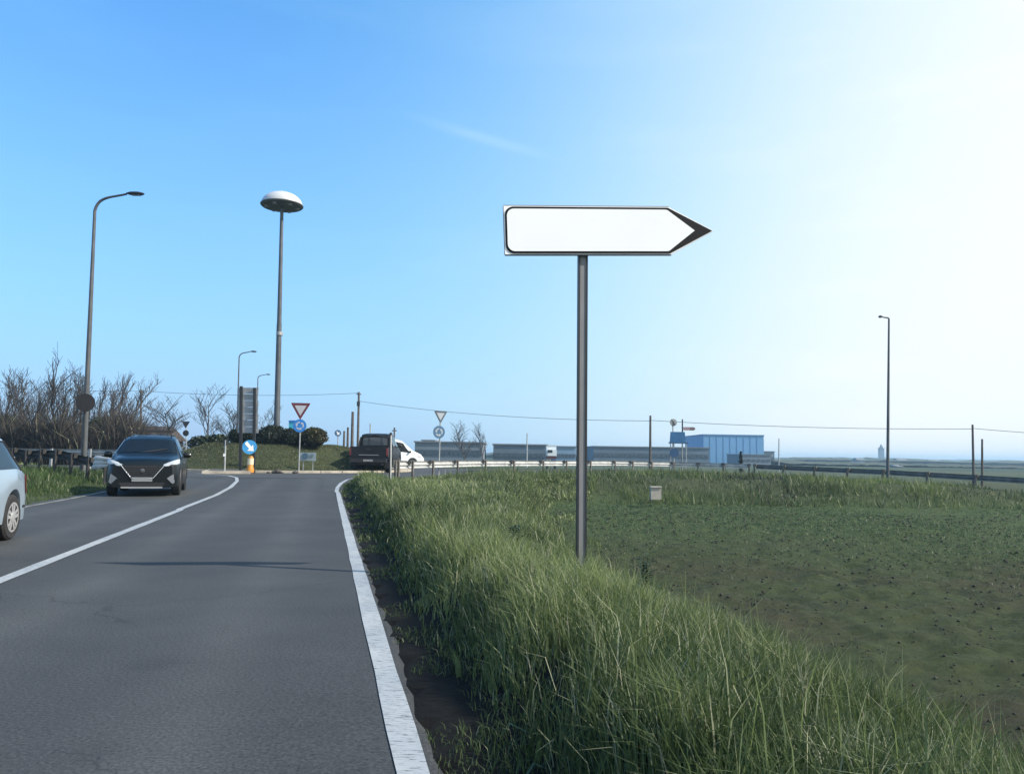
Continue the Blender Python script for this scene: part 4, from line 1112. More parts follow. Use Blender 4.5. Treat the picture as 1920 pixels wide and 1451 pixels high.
# --- black crossover coming towards us
def suv():
    p = G(268, 929.5); hd = math.atan2(-RD.x, -RD.y)
    root = thing('car', 'black crossover with a roof box bar driving towards us in the oncoming lane', 'car', (p.x, p.y, 0), 0, local=True)
    # forward (+y of the car) points back down the road
    fwd = Vector((.335, -.942)); root.rotation_euler.z = math.atan2(-fwd.x, fwd.y)
    root.location = (p.x - fwd.x * 1.75, p.y - fwd.y * 1.75, 0); root.scale = (1.03, 1.0, 1.07)
    R_ = .355; wy = (-1.33, 1.36)
    B = Body(-2.2, 2.2, [(-2.2, .95), (-2.12, 1.10), (-1.75, 1.48), (-1.3, 1.585), (-.4, 1.62), (.25, 1.56), (.5, 1.50), (1.15, 1.10), (1.9, 1.00), (2.1, .93), (2.2, .80)],
             [(-2.2, .80), (-2.0, .89), (-1.2, .92), (1.3, .92), (1.9, .89), (2.08, .84), (2.2, .74)],
             [(-2.2, .6), (-1.6, .60), (.3, .64), (.5, .64), (1.15, .80), (2.2, .70)],
             [(-2.2, .95), (-1.0, 1.03), (.6, .98), (1.15, .96), (2.2, .80)], .24, [(wy[0], R_), (wy[1], R_)], .40)
    obj('body', B.mesh(), paint_black, root, (0, 0, 0), True)
    obj('windscreen', B.full(.56, 1.10, 5.12), glass, root, (0, 0, 0), True)
    obj('rear_window', B.full(-2.05, -1.72, 5.2), glass, root, (0, 0, 0), True)
    for s in (-1, 1):
        obj('side_window', B.panel((.95, .42), (-.35, -.35), 4.08, 4.93, s), glass, root, (0, 0, 0), True)
        obj('side_window', B.panel((-.42, -.42), (-1.55, -1.45), 4.08, 4.93, s), glass, root, (0, 0, 0), True)
        mb = MB().path([B.S(.98, 4.05, s) + Vector((s * .012, 0, 0)), B.S(.44, 4.96, s) + Vector((s * .012, 0, .01)), B.S(-1.5, 4.96, s) + Vector((s * .012, 0, .01))], .014, 6); obj('window_trim', mb, chrome, root, (0, 0, 0))
        obj('sill_trim', B.panel((.92, .92), (-.9, -.9), 1.2, 2.35, s, .012), plastic, root, (0, 0, 0), True)
        for yc in wy:
            mb = MB(); rows = []
            for rr_, xo in ((.40, .0), (.40, .018), (.455, .018), (.465, .0)):
                rows.append([(s * (.905 + xo), yc + rr_ * math.cos(a), R_ + rr_ * math.sin(a)) for a in [math.pi * k / 14 for k in range(15)]])
            obj('wheel_arch', mb.grid(rows), plastic, root, (0, 0, 0), True)
            wheel(root, s * .80, yc, R_, .23, s, alloy_dark)
        mirror(root, B, .78, 4.1, s, paint_black)
        obj('roof_rail', MB().path([B.S(.25, 5.8, s) + Vector((0, 0, .0)), B.S(.1, 5.8, s) + Vector((0, 0, .06)), B.S(-1.3, 5.8, s) + Vector((0, 0, .06)), B.S(-1.45, 5.8, s)], .018, 6), plastic, root, (0, 0, 0))
        obj('door_handle', MB().box(B.S(.0, 3.6, s) + Vector((s * .02, 0, 0)), (.03, .18, .03)), chrome, root, (0, 0, 0))
        # headlamp: slim swept-back strip; air curtain trim below it
        hl = MB(); rows = []
        for (x, y, z0, z1) in ((.50, 2.215, .775, .835), (.62, 2.20, .785, .875), (.74, 2.14, .80, .92), (.83, 2.04, .825, .95), (.885, 1.90, .85, .965)):
            rows.append([(s * x, y + .008, z0), (s * (x + .005), y - .01, (z0 + z1) / 2 + .005), (s * (x - .01), y - .07, z1)])
        obj('headlamp', hl.grid(rows if s < 0 else rows[::-1]), lamp_lens, root, (0, 0, 0), True)
        obj('fog_lamp_trim', MB().prism([(s * .60, .47), (s * .74, .33), (s * .80, .36), (s * .76, .58)] if s > 0 else [(s * .76, .58), (s * .80, .36), (s * .74, .33), (s * .60, .47)], (0, 2.20, 0), (1, 0, 0), (0, 0, 1), -.02), chrome, root, (0, 0, 0))
    obj('grille', panel_front([(-.50, .79), (-.26, .47), (.26, .47), (.50, .79)], 2.205, .018), plastic, root, (0, 0, 0))
    for zz in (.53, .58, .63, .68, .73):
        hw = .26 + (zz - .47) / .32 * .23
        obj('grille_bar', MB().box((0, 2.228, zz), (hw * 2, .008, .012)), mat('gloss black bar', (.02, .02, .022), .2), root, (0, 0, 0))
    for s in (-1, 1):
        obj('grille_chrome', MB().path([(s * .53, 2.22, .80), (s * .27, 2.235, .475), (s * .12, 2.235, .455)], .014, 6), chrome, root, (0, 0, 0))
    obj('badge', MB().lathe([(.055, 2.228), (.055, 2.24), (.03, 2.246)], (0, 0, .66), 16, 'Y'), mat('badge', (.16, .16, .17), .3, .8), root, (0, 0, 0))
    obj('number_plate', MB().box((0, 2.235, .44), (.50, .015, .11)), plate_m, root, (0, 0, 0))
    obj('lower_grille', panel_front([(-.56, .36), (-.5, .26), (.5, .26), (.56, .36)], 2.205, .014), plastic, root, (0, 0, 0))
    obj('skid_strip', MB().box((0, 2.225, .235), (1.0, .03, .035)), mat('silver strip', (.42, .42, .42), .35, .5), root, (0, 0, 0))
    obj('roof_bar', MB().box((0, -.25, 1.725), (1.02, .10, .05)), plastic, root, (0, 0, 0))
    obj('roof_bar', MB().box((0, -1.05, 1.725), (1.02, .10, .05)), plastic, root, (0, 0, 0))
    obj('rear_view_mirror', MB().box((0, .62, 1.36), (.22, .03, .07)), plastic, root, (0, 0, 0))
    obj('underbody', MB().box((0, 0, .26), (1.5, 3.9, .08)), plastic, root, (0, 0, 0))
    for s in (-1, 1): obj('wiper', MB().path([(s * .05 + .1, 1.10, 1.13), (s * .05 - .45, .98, 1.22)], .01, 5), plastic, root, (0, 0, 0))
    return root
suv()

# --- silver hatchback leaving the frame at the left
def silver():
    fwd = Vector((-RD.x, -RD.y)); pw_ = G(21, 1012)      # contact of the rear wheel on our side
    root = thing('car', 'silver-blue car cut off by the left edge, only its tail and rear wheel in view', 'car', (0, 0, 0), 0, local=True)
    root.rotation_euler.z = math.atan2(-fwd.x, fwd.y)
    right = Vector((fwd.y, -fwd.x))                       # car's right; our side is its left
    R_ = .315; wyr, wyf = -1.28, 1.30; half = .84
    c = Vector((pw_.x, pw_.y)) - (fwd * wyr - right * half)
    root.location = (c.x, c.y, 0)
    B = Body(-2.0, 2.0, [(-2.0, .82), (-1.93, 1.02), (-1.72, 1.30), (-1.35, 1.46), (-.3, 1.50), (.4, 1.44), (1.0, 1.05), (1.8, .88), (2.0, .70)],
             [(-2.0, .70), (-1.85, .80), (-1.3, .865), (1.3, .865), (1.8, .82), (2.0, .68)],
             [(-2.0, .55), (-1.4, .60), (.4, .62), (1.0, .76), (2.0, .62)],
             [(-2.0, .86), (-1.5, .95), (.9, .92), (2.0, .70)], .22, [(wyr, R_), (wyf, R_)], .36)
    obj('body', B.mesh(), paint_silver, root, (0, 0, 0), True)
    obj('windscreen', B.full(.46, .96, 5.12), glass, root, (0, 0, 0), True)
    obj('rear_window', B.full(-1.90, -1.62, 5.25), glass, root, (0, 0, 0), True)
    for s in (-1, 1):
        obj('side_window', B.panel((.85, .36), (-.25, -.25), 4.08, 4.9, s), glass, root, (0, 0, 0), True)
        obj('side_window', B.panel((-.32, -.32), (-1.55, -1.32), 4.08, 4.9, s), glass, root, (0, 0, 0), True)
        mb = MB().path([B.S(-1.62, 4.08, s) + Vector((s * .01, 0, 0)), B.S(-1.36, 4.92, s) + Vector((s * .01, 0, 0)), B.S(.3, 4.92, s) + Vector((s * .01, 0, 0))], .014, 6); obj('window_seal', mb, plastic, root, (0, 0, 0))
        for yc in (wyr, wyf): wheel(root, s * (half - .10), yc, R_, .2, s, alloy)
        obj('tail_lamp', B.panel((-1.99, -1.94), (-1.82, -1.80), 3.2, 4.0, s, .01), amber, root, (0, 0, 0), True)
        mirror(root, B, .7, 4.1, s, paint_silver)
        obj('bumper_line', B.panel((-1.98, -1.98), (-1.68, -1.68), 2.55, 2.66, s, .006), plastic, root, (0, 0, 0), True)
        obj('door_handle', MB().box(B.S(-.1, 3.6, s) + Vector((s * .02, 0, 0)), (.03, .18, .03)), paint_silver, root, (0, 0, 0))
        obj('fuel_flap', B.panel((-1.40, -1.40), (-1.55, -1.55), 3.3, 3.75, s, .004), paint_silver, root, (0, 0, 0), True)
    obj('bumper', MB().box((0, -1.99, .45), (1.34, .1, .22)), paint_silver, root, (0, 0, 0))
    obj('underbody', MB().box((0, 0, .25), (1.4, 3.5, .08)), plastic, root, (0, 0, 0))
silver()

# --- dark pickup at the yield line
def pickup():
    Yd = 44.0; p = G(691, 886.5, .15)
    root = thing('pickup', 'black pickup seen from behind entering the roundabout', 'pickup truck', (p.x, p.y, .15), R(-12), local=True)
    fwd = Vector((math.sin(R(0)), math.cos(R(0)))); root.rotation_euler.z = 0
    root.location = (p.x + fwd.x * 2.9, p.y + fwd.y * 2.9, .15); root.scale = (1.13, 1.13, 1.18)
    R_ = .38; wy = (-1.55, 1.65)
    B = Body(-.85, 2.65, [(-.85, 1.86), (-.75, 1.93), (.2, 1.97), (.75, 1.90), (1.45, 1.28), (2.4, 1.18), (2.65, 1.0)],
             [(-.85, .97), (1.3, .98), (2.4, .94), (2.65, .86)], [(-.85, .72), (.75, .72), (1.45, .9), (2.65, .8)],
             [(-.85, 1.25), (1.4, 1.2), (2.65, 1.0)], .42, [(wy[1], R_)], .46)
    obj('cab', B.mesh(), paint_dark, root, (0, 0, 0), True)
    mb = MB().box((0, -.862, 1.55), (1.28, .02, .40)); obj('rear_window', mb, mat('pickup rear glass', (.07, .08, .09), .15, 0, 0, spec=.6), root, (0, 0, 0))
    for x in (-.33, .33): obj('window_divider', MB().box((x, -.878, 1.55), (.03, .012, .40)), plastic, root, (0, 0, 0))
    obj('windscreen', B.full(.8, 1.42, 5.12), glass, root, (0, 0, 0), True)
    bed = MB(); zl, zt_ = .55, 1.25
    for s in (-1, 1): bed.box((s * .93, -1.76, (zl + zt_) / 2 + .1), (.08, 1.76, zt_ - zl - .2))
    bed.box((0, -1.76, zl + .12), (1.78, 1.76, .06)); bed.box((0, -.90, .95), (1.78, .05, .6))
    obj('bed', bed, paint_dark, root, (0, 0, 0))
    for s in (-1, 1):
        obj('side_window', B.panel((1.2, .8), (.15, .15), 4.1, 4.9, s), glass, root, (0, 0, 0), True)
        obj('side_window', B.panel((.08, .08), (-.7, -.7), 4.1, 4.9, s), glass, root, (0, 0, 0), True)
        mirror(root, B, 1.0, 4.2, s, plastic)
        obj('tail_lamp', MB().box((s * .925, -2.655, 1.02), (.09, .03, .36)), mat('tail lamp', (.20, .03, .03), .25), root, (0, 0, 0))
        for yc in wy: wheel(root, s * .84, yc, R_, .26, s, alloy)
        mb = MB(); rows = []
        for rr_, xo in ((.42, .0), (.42, .05), (.50, .05), (.52, .0)): rows.append([(s * (.95 + xo), wy[0] + rr_ * math.cos(a), R_ + rr_ * math.sin(a)) for a in [math.pi * k / 14 for k in range(15)]])
        obj('wheel_arch', mb.grid(rows), plastic, root, (0, 0, 0), True)
        obj('mud_flap', MB().box((s * .84, wy[0] - .52, .40), (.26, .02, .34)), rubber, root, (0, 0, 0))
    obj('tailgate', MB().box((0, -2.655, .98), (1.74, .06, .56)), paint_dark, root, (0, 0, 0))
    obj('tailgate_trim', MB().box((0, -2.69, .86), (1.0, .02, .035)), mat('dull chrome', (.3, .3, .31), .4, .6), root, (0, 0, 0))
    obj('tailgate_handle', MB().box((0, -2.692, 1.13), (.22, .02, .06)), plastic, root, (0, 0, 0))
    obj('bumper', MB().box((0, -2.74, .60), (1.86, .16, .18)), plastic, root, (0, 0, 0))
    obj('number_plate', MB().box((0, -2.825, .60), (.48, .012, .1)), mat('shaded plate', (.25, .25, .25), .6), root, (0, 0, 0))
    obj('chassis', MB().box((0, -.2, .46), (1.3, 4.6, .16)), plastic, root, (0, 0, 0))
    for s in (-1, 1): obj('sports_bar', MB().path([(s * .85, -1.05, 1.2), (s * .75, -.98, 1.72), (0, -.98, 1.86)], .04, 8), plastic, root, (0, 0, 0))
pickup()

# --- white van beyond
def van():
    Yd = 60.0; p = P(752, 876, Yd)
    root = thing('van', 'white van partly hidden behind the black pickup', 'van', (p.x, p.y, .16), 0, local=True)
    ang = R(62); fwd = Vector((math.sin(ang), math.cos(ang))); root.rotation_euler.z = -ang
    right = Vector((fwd.y, -fwd.x)); R_ = .36; wy = (-1.25, 1.35)
    pr = P(773, 876, Yd)                                  # front right wheel
    c = Vector((pr.x, pr.y)) - fwd * wy[1] - right * .9
    root.location = (c.x, c.y, .16)
    B = Body(-2.3, 2.35, [(-2.3, 1.9), (-2.2, 2.12), (-1.5, 2.2), (.1, 2.18), (.55, 2.08), (1.45, 1.34), (2.1, 1.10), (2.35, .78)],
             [(-2.3, .9), (-1.8, .96), (1.2, .96), (2.0, .9), (2.35, .74)], [(-2.3, .8), (.5, .8), (1.45, .86), (2.35, .66)],
             [(-2.3, 1.2), (1.4, 1.12), (2.35, .8)], .28, [(wy[0], R_), (wy[1], R_)], .42)
    obj('body', B.mesh(), paint_white, root, (0, 0, 0), True)
    obj('windscreen', B.full(.62, 1.42, 5.12), glass, root, (0, 0, 0), True)
    for s in (-1, 1):
        obj('side_window', B.panel((1.25, .62), (.05, .05), 4.1, 4.85, s), glass, root, (0, 0, 0), True)
        for yc in wy: wheel(root, s * .84, yc, R_, .22, s, alloy_dark)
        mirror(root, B, 1.1, 4.15, s, plastic)
        obj('headlamp', B.panel((2.22, 2.02), (1.8, 1.66), 3.6, 4.15, s, .01), lamp_lens, root, (0, 0, 0), True)
        obj('rubbing_strip', B.panel((.9, .9), (-.8, -.8), 2.5, 2.66, s, .012), plastic, root, (0, 0, 0), True)
        obj('door_seam', B.panel((.0, .0), (-.02, -.02), 2.2, 4.85, s, .004), plastic, root, (0, 0, 0), True)
        obj('tail_lamp', B.panel((-2.29, -2.29), (-2.2, -2.2), 3.2, 4.3, s, .01), amber, root, (0, 0, 0), True)
    obj('front_bumper', MB().box((0, 2.33, .48), (1.4, .1, .24)), plastic, root, (0, 0, 0))
    obj('underbody', MB().box((0, 0, .32), (1.5, 4.0, .1)), plastic, root, (0, 0, 0))
van()

# ------------------------------------------------------------------ vegetation
def leafcloud(name, cs, rad, n, size, m, parent=None, flat=.0, tint=None, off=(0, 0, 0), kindv=None, shell=.25):
    vs = []; cs = np.array(cs, float); rad = np.array(rad, float)
    k = rng.integers(0, len(cs), n) if len(cs) > 1 else np.zeros(n, int)
    d = rng.normal(size=(n, 3)); d /= np.linalg.norm(d, axis=1)[:, None]; d[:, 2] = np.where(d[:, 2] < -.3, -d[:, 2], d[:, 2])
    rr_ = 1 - shell * rng.random(n) ** 1.5 + .06 * rng.normal(size=n)
    p = cs[k] + d * rad[k] * rr_[:, None]
    a = rng.normal(size=(n, 3)); a /= np.linalg.norm(a, axis=1)[:, None]
    b_ = np.cross(a, rng.normal(size=(n, 3))); b_ /= np.linalg.norm(b_, axis=1)[:, None]
    sz = size * (.6 + .8 * rng.random(n))[:, None]
    V = np.stack([p - a * sz, p + b_ * sz * .6, p + a * sz, p - b_ * sz * .6], 1).reshape(-1, 3) - np.array(off)
    L = np.arange(n * 4); tn = rng.random(n) if tint is None else tint
    me = np_mesh(name, V, L, np.arange(n) * 4, np.full(n, 4), m, {'tint': np.repeat(tn, 4), 'straw': np.zeros(n * 4)})
    o = obj(name, me, m, parent, (0, 0, 0)); return o
def bush(label, cpx, Yd, rx, rz, n, size, m, group=None, core=True, ry=None, name='clipped_bush'):
    c = P(*cpx, Yd); zb = h(c.x, c.y); ry = ry or rx
    s = thing(name, label, 'bush', (c.x, c.y, zb), 0, group)
    leafcloud('foliage', [(0, 0, c.z - zb)], [(rx, ry, rz)], n, size, m, s)
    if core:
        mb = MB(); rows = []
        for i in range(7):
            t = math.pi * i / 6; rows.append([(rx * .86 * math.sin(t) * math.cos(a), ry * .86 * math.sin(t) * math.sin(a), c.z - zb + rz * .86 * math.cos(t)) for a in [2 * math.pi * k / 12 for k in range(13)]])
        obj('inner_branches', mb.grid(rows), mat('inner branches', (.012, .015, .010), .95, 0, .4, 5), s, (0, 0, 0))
    return s
px50 = 47.0 / F
bush('dark rounded bush at the left end of the hedge', (446, 822), 47.5, 18 * px50, 18 * px50, 2600, .05, hedge_m, 'evergreen bushes on the roundabout')
bush('low dark bush behind the direction boards', (478, 824), 47.2, 24 * px50, 19 * px50, 2600, .05, hedge_m, 'evergreen bushes on the roundabout')
bush('dark broad bush at the foot of the floodlight mast', (512, 822), 47.0, 30 * px50, 24 * px50, 3600, .05, hedge_m, 'evergreen bushes on the roundabout')
bush('dark bush between the mast and the blue roundabout disc', (548, 824), 47.0, 30 * px50, 20 * px50, 3200, .05, hedge_m, 'evergreen bushes on the roundabout')
bush('olive-brown rounded bush at the right end of the hedge', (589, 822), 46.6, 25 * px50, 20 * px50, 3200, .05, hedge_olive, 'evergreen bushes on the roundabout')

def bare_tree(label, bx, by, ty, Yd, seed, spread=.3, name='bare_tree', dense=1.0, trunk=.16, group='bare trees on the left', m=bark):
    rd = random.Random(seed); b_ = P(bx, by, Yd); zb = h(b_.x, b_.y); Ht = P(bx, ty, Yd).z - zb
    s = thing(name, label, 'tree', (b_.x, b_.y, zb), 0, group)
    tr, br = MB(), MB()
    def grow(p, d, L, r, lev, mb):
        pts, rs = [p], [r]; q = p.copy(); dd = d.copy(); n = 4 if lev < 2 else 3
        for k in range(n):
            dd = (dd + Vector((rd.gauss(0, .13), rd.gauss(0, .13), .05 + rd.gauss(0, .05)))).normalized()
            q = q + dd * (L / n); pts.append(q.copy()); rs.append(max(.012, r * (1 - .7 * (k + 1) / n)))
        mb.path(pts, rs, 6 if lev == 0 else (4 if lev == 1 else 3), cap=False)
        if lev >= 3: return
        nb = int({0: 9, 1: 5, 2: 4}[lev] * dense + rd.random())
        for k in range(nb):
            f = (.22 if lev == 0 else .2) + .76 * (k + rd.random()) / nb
            i = min(int(f * n), n - 1); pp_ = pts[i].lerp(pts[i + 1], f * n - i)
            a = rd.random() * 6.283; sp_ = spread * (1.0 + .6 * rd.random()) + .12 * lev
            nd = (dd * 1.0 + Vector((math.cos(a) * sp_ * 1.6, math.sin(a) * sp_ * 1.6, .25))).normalized()
            grow(pp_, nd, L * (.62 - .22 * f + .1 * rd.random()) * (1 if lev else .75), max(.014, r * .42), lev + 1, br)
    grow(Vector((0, 0, -.2)), Vector((rd.gauss(0, .05), rd.gauss(0, .05), 1)).normalized(), Ht * .94, trunk, 0, tr)
    obj('trunk', tr, m, s, (0, 0, 0), True); obj('branches', br, twig_m, s, (0, 0, 0))
    return s
adj = ['slim bare tree at the far left edge', 'second bare tree from the left edge, slightly forked', 'bare tree left of the tallest, with a dense twiggy top', 'short bare tree near the left edge',
       'bare tree with upright twigs, mid-row', 'slim bare tree left of the tallest one', 'tallest bare tree of the left row', 'bare tree just left of the round sign back',
       'bare tree directly behind the round sign back', 'bare tree just right of the left street lamp', 'slender bare tree right of the lamp, lower crown', 'leaning bare tree near the right end of the row', 'last bare tree at the right end of the left row']
spec = [(3, 722, 60), (24, 733, 66), (44, 722, 62), (60, 742, 70), (78, 730, 64), (97, 738, 68), (118, 703, 62), (137, 722, 66), (152, 732, 70), (172, 722, 60), (188, 742, 66), (204, 722, 62), (222, 733, 68)]
for k, (bx, ty, Yd) in enumerate(spec):
    bare_tree(adj[k], bx, 846, ty, Yd, 40 + k, .13 + .05 * (k % 3), trunk=.13, dense=.95)
for k, (bx, ty) in enumerate(((14, 742), (35, 738), (70, 736), (88, 734), (108, 730), (127, 735), (162, 728), (196, 740))):
    bare_tree('slim hazier bare tree, %s from the left in the back row' % ('first', 'second', 'third', 'fourth', 'fifth', 'sixth', 'seventh', 'last')[k], bx, 845, ty, 78 + 1.7 * (k * 5 % 7), 140 + k, .12, trunk=.12, dense=.6)
bare_tree('low spreading bare tree behind the roof of the black car', 318, 844, 762, 85, 91, .5, dense=1.2)
bare_tree('thin bare shrub tree left of the small dark yield sign back', 343, 846, 757, 80, 92, .3, trunk=.09, dense=.8)
bare_tree('small bare tree left of the direction boards', 389, 846, 748, 75, 93, .32, trunk=.10)
bare_tree('wispy bare tree right behind the direction boards', 432, 846, 765, 70, 94, .4, trunk=.09, dense=1.2)
bare_tree('bare sapling between the boards and the mast', 492, 842, 772, 75, 95, .35, trunk=.07, dense=.8)
bare_tree('hazy lone bare tree behind the right yield sign', 874, 850, 802, 150, 96, .5, trunk=.2, dense=1.2, group=None)
bare_tree('hazy bare tree left of the pale truck', 908, 850, 806, 170, 97, .3, trunk=.2, dense=1., group=None)
# thicket under the trees, and ivy clumps
def thicket(nm, x0, x1, y0, y1, zlo, zhi, n, m, w):
    px = x0 + (x1 - x0) * rng.random(n); Yd = y0 + (y1 - y0) * rng.random(n)
    x = (px - CX) / F * Yd; hh = (zlo + (zhi - zlo) * rng.random(n)) * (.35 + .9 * n1(px * .06, Yd * .1))
    blades(nm, x, Yd, hh, w * (.5 + rng.random(n)), m, .55, z=H(x, Yd) - .05)
thicket('bramble_thicket', -60, 262, 54, 72, 1.0, 5.0, 34000, twigmass_m, .07)
thicket('upright_twigs', -60, 235, 58, 74, 2.2, 6.0, 1500, twigmass_m, .055)
thicket('bramble_scrub', 300, 450, 62, 85, .3, 2.4, 5000, twigmass_m, .08)
for lab, cx_, cy_, Yd, rx, rz in (('dark ivy-clad bush right of the lamp pole', 188, 815, 60, 1.1, 1.3), ('ivy-clad bush left of the lamp pole', 150, 822, 60, .9, 1.1), ('dark ivy bush at the left edge behind the silver car', 10, 815, 58, 1.2, 1.4),
                                  ('dark low bush right of the black car', 385, 834, 62, 1.3, .7), ('dark evergreen bush left of the marker post', 408, 832, 60, .8, .7)):
    bush(lab, (cx_, cy_), Yd, rx, rz, 1100, .11, ivy_m, 'dark bushes at the left', False, name='ivy_bush')
# tall weed by the arrow sign and a few leafy weeds in the verge
def weed(label, px, py, Yd, Ht, seed, lw=.018, nleaf=26):
    rd = random.Random(seed); b_ = P(px, py, Yd); zb = h(b_.x, b_.y)
    s = thing('tall_weed', label, 'weed', (b_.x, b_.y, zb), 0, 'tall weeds in the verge')
    st_ = MB(); lv = MB()
    for k in range(5):
        a = rd.random() * 6.28; tp = Vector((math.cos(a) * .10 * rd.random(), math.sin(a) * .10 * rd.random(), Ht * (.75 + .3 * rd.random())))
        pts = [Vector((0, 0, -.03)), tp * .5 + Vector((rd.gauss(0, .01), rd.gauss(0, .01), 0)), tp]
        st_.path(pts, [.006, .005, .003], 5)
        for j in range(nleaf // 2):
            f = .15 + .85 * j / (nleaf / 2); c = pts[0].lerp(pts[2], f); an = rd.random() * 6.28
            d = Vector((math.cos(an), math.sin(an), .55)); L_ = .10 * (1.1 - .55 * f) + .03 * rd.random(); sd_ = Vector((-math.sin(an), math.cos(an), 0)) * lw * (1.2 - .5 * f)
            lv.add([c, c + d * L_ * .5 + sd_, c + d * L_ + Vector((0, 0, -.02)), c + d * L_ * .5 - sd_], [(0, 1, 2, 3)])
    obj('stem', st_, mat('weed stem', (.05, .075, .035), .7, 0, .2, 9), s, (0, 0, 0)); obj('leaves', lv, mat('weed leaf', (.030, .062, .034), .6, 0, .35, 8), s, (0, 0, 0))
weed('dark bushy weed standing right of the arrow sign post', 1207, 1150, 8.6, .62, 3, .022, 34)
weed('small leafy weed in the middle of the verge below the sign post', 960, 1120, 8.2, .42, 4)
weed('ragged weed at the edge of the ploughed field, lower right', 1580, 1330, 5.6, .42, 5, .012, 16)
weed('pale weed in the lower right of the verge', 1650, 1370, 5.2, .36, 6, .016, 18)

# ------------------------------------------------------------------ far buildings
def building(name, label, x0, x1, ytop, ybase, Yd, depth, wall, roof, win=None, flat=True, group=None):
    a, b_ = P(x0, ytop, Yd), P(x1, ytop, Yd); zb = min(h((a.x + b_.x) / 2, Yd), P((x0 + x1) / 2, ybase, Yd).z); zt = (a.z + b_.z) / 2
    s = thing(name, label, 'building', ((a.x + b_.x) / 2, Yd, zb), 0, group)
    w = b_.x - a.x; cx = (a.x + b_.x) / 2
    if flat:
        obj('walls', MB().box((cx, Yd + depth / 2, (zb + zt) / 2), (w, depth, zt - zb)), wall, s)
        obj('roof', MB().box((cx, Yd + depth / 2, zt + .15), (w + .6, depth + .6, .3)), roof, s)
    else:
        ze = zb + (zt - zb) * .62
        obj('walls', MB().box((cx, Yd + depth / 2, (zb + ze) / 2), (w, depth, ze - zb)), wall, s)
        mb = MB().add([(a.x - .4, Yd - .4, ze), (b_.x + .4, Yd - .4, ze), (b_.x + .4, Yd + depth + .4, ze), (a.x - .4, Yd + depth + .4, ze), (a.x - .1, Yd + depth / 2, zt), (b_.x + .1, Yd + depth / 2, zt)],
                      [(0, 1, 5, 4), (2, 3, 4, 5), (1, 2, 5), (3, 0, 4), (0, 3, 2, 1)])
        obj('roof', mb, roof, s)
    if win:
        nx_, z0f, z1f, ww, m_ = win; me = None
        for k in range(nx_):
            xc = a.x + w * (k + .5) / nx_; z0, z1 = zb + (zt - zb) * z0f, zb + (zt - zb) * z1f
            if me is None:
                me = MB().box((0, 0, 0), (ww, .25, z1 - z0)).mesh('window'); me.materials.append(m_)
            o = bpy.data.objects.new('window', me); C.objects.link(o); o.parent = s; o.location = Vector((xc, Yd - .06, (z0 + z1) / 2)) - s.location
    return s
bl_dark = mat('far wall blue grey', (.10, .14, .18), .8, 0, .25, .05); bl_mid = mat('far wall grey', (.16, .19, .22), .8, 0, .25, .05)
win_m = mat('far window', (.05, .07, .09), .3); roof_b = mat('brown tile roof', (.055, .042, .037), .85, 0, .3, 1.5); roof_g = mat('grey roof', (.16, .17, .18), .8, 0, .2, .2)
wall_c = mat('cream wall', (.36, .31, .26), .85, 0, .15, .8); wall_br = mat('brown render', (.055, .046, .042), .9, 0, .3, .6)
hs_ = building('farmhouse', 'low brown farmhouse with two chimneys behind the black car', 196, 300, 797, 850, 95, 7, wall_br, roof_b, (5, .2, .45, .8, win_m), False)
for q in (209, 235):
    p_ = P(q, 797, 98.5); obj('chimney', MB().box((p_.x, 98.5, p_.z - .2), (.5, .5, 1.6)), wall_br, hs_)
building('small_house', 'tiny pale house beyond the bushes right of the black car', 388, 401, 820, 848, 130, 5, wall_c, roof_b, (2, .3, .6, .4, win_m), False)
building('grey_shed', 'long low grey-blue shed behind the right yield sign', 778, 905, 830, 858, 185, 25, bl_mid, roof_g, (14, .45, .68, .9, win_m))
building('small_shed', 'small raised block above the long low shed', 792, 814, 826.5, 832, 200, 14, bl_dark, roof_g, (3, .4, .7, .6, win_m))
building('dark_shed', 'long dark industrial shed left of the arrow sign post', 925, 1025, 834.5, 860, 200, 30, bl_dark, roof_g, (10, .4, .6, 1.1, win_m))
building('blue_shed', 'pale blue shed between the white truck and the sign post', 1043, 1080, 838, 860, 240, 30, mat('pale blue cladding', (.16, .26, .36), .7, 0, .1, .1), roof_g, (5, .4, .6, 1., win_m))
building('long_shed', 'long flat blue-grey shed from the sign post to the blue hall', 1113, 1330, 839, 862, 260, 40, bl_dark, roof_g, (26, .45, .65, 1.1, win_m))
bb = building('blue_hall', 'large pale blue windowless hall on the horizon right of the arrow post', 1319, 1432, 816, 864, 330, 35, mat('pale blue hall cladding', (.13, .31, .54), .6, 0, .06, .05), mat('hall roof', (.13, .29, .50), .7))
pa = P(1319, 840, 330); pz = P(1432, 816, 330)
for k in range(1, 9):
    xk = pa.x + (pz.x - pa.x) * k / 9; zb2 = bb.location.z
    obj('cladding_joint', MB().box((xk, 329.99, (zb2 + pz.z) / 2), (.25, .2, pz.z - zb2 - 1)), mat('cladding joint', (.10, .26, .47), .7), bb)
building('blue_annex', 'low step-like annex right of the blue hall', 1432, 1452, 847, 866, 340, 30, bl_mid, roof_g, (3, .4, .6, 1.2, win_m))
building('far_shed', 'low hazy shed in front of the right side of the blue hall', 1390, 1445, 853, 866, 300, 20, bl_mid, roof_g, (6, .4, .6, 1.2, win_m))
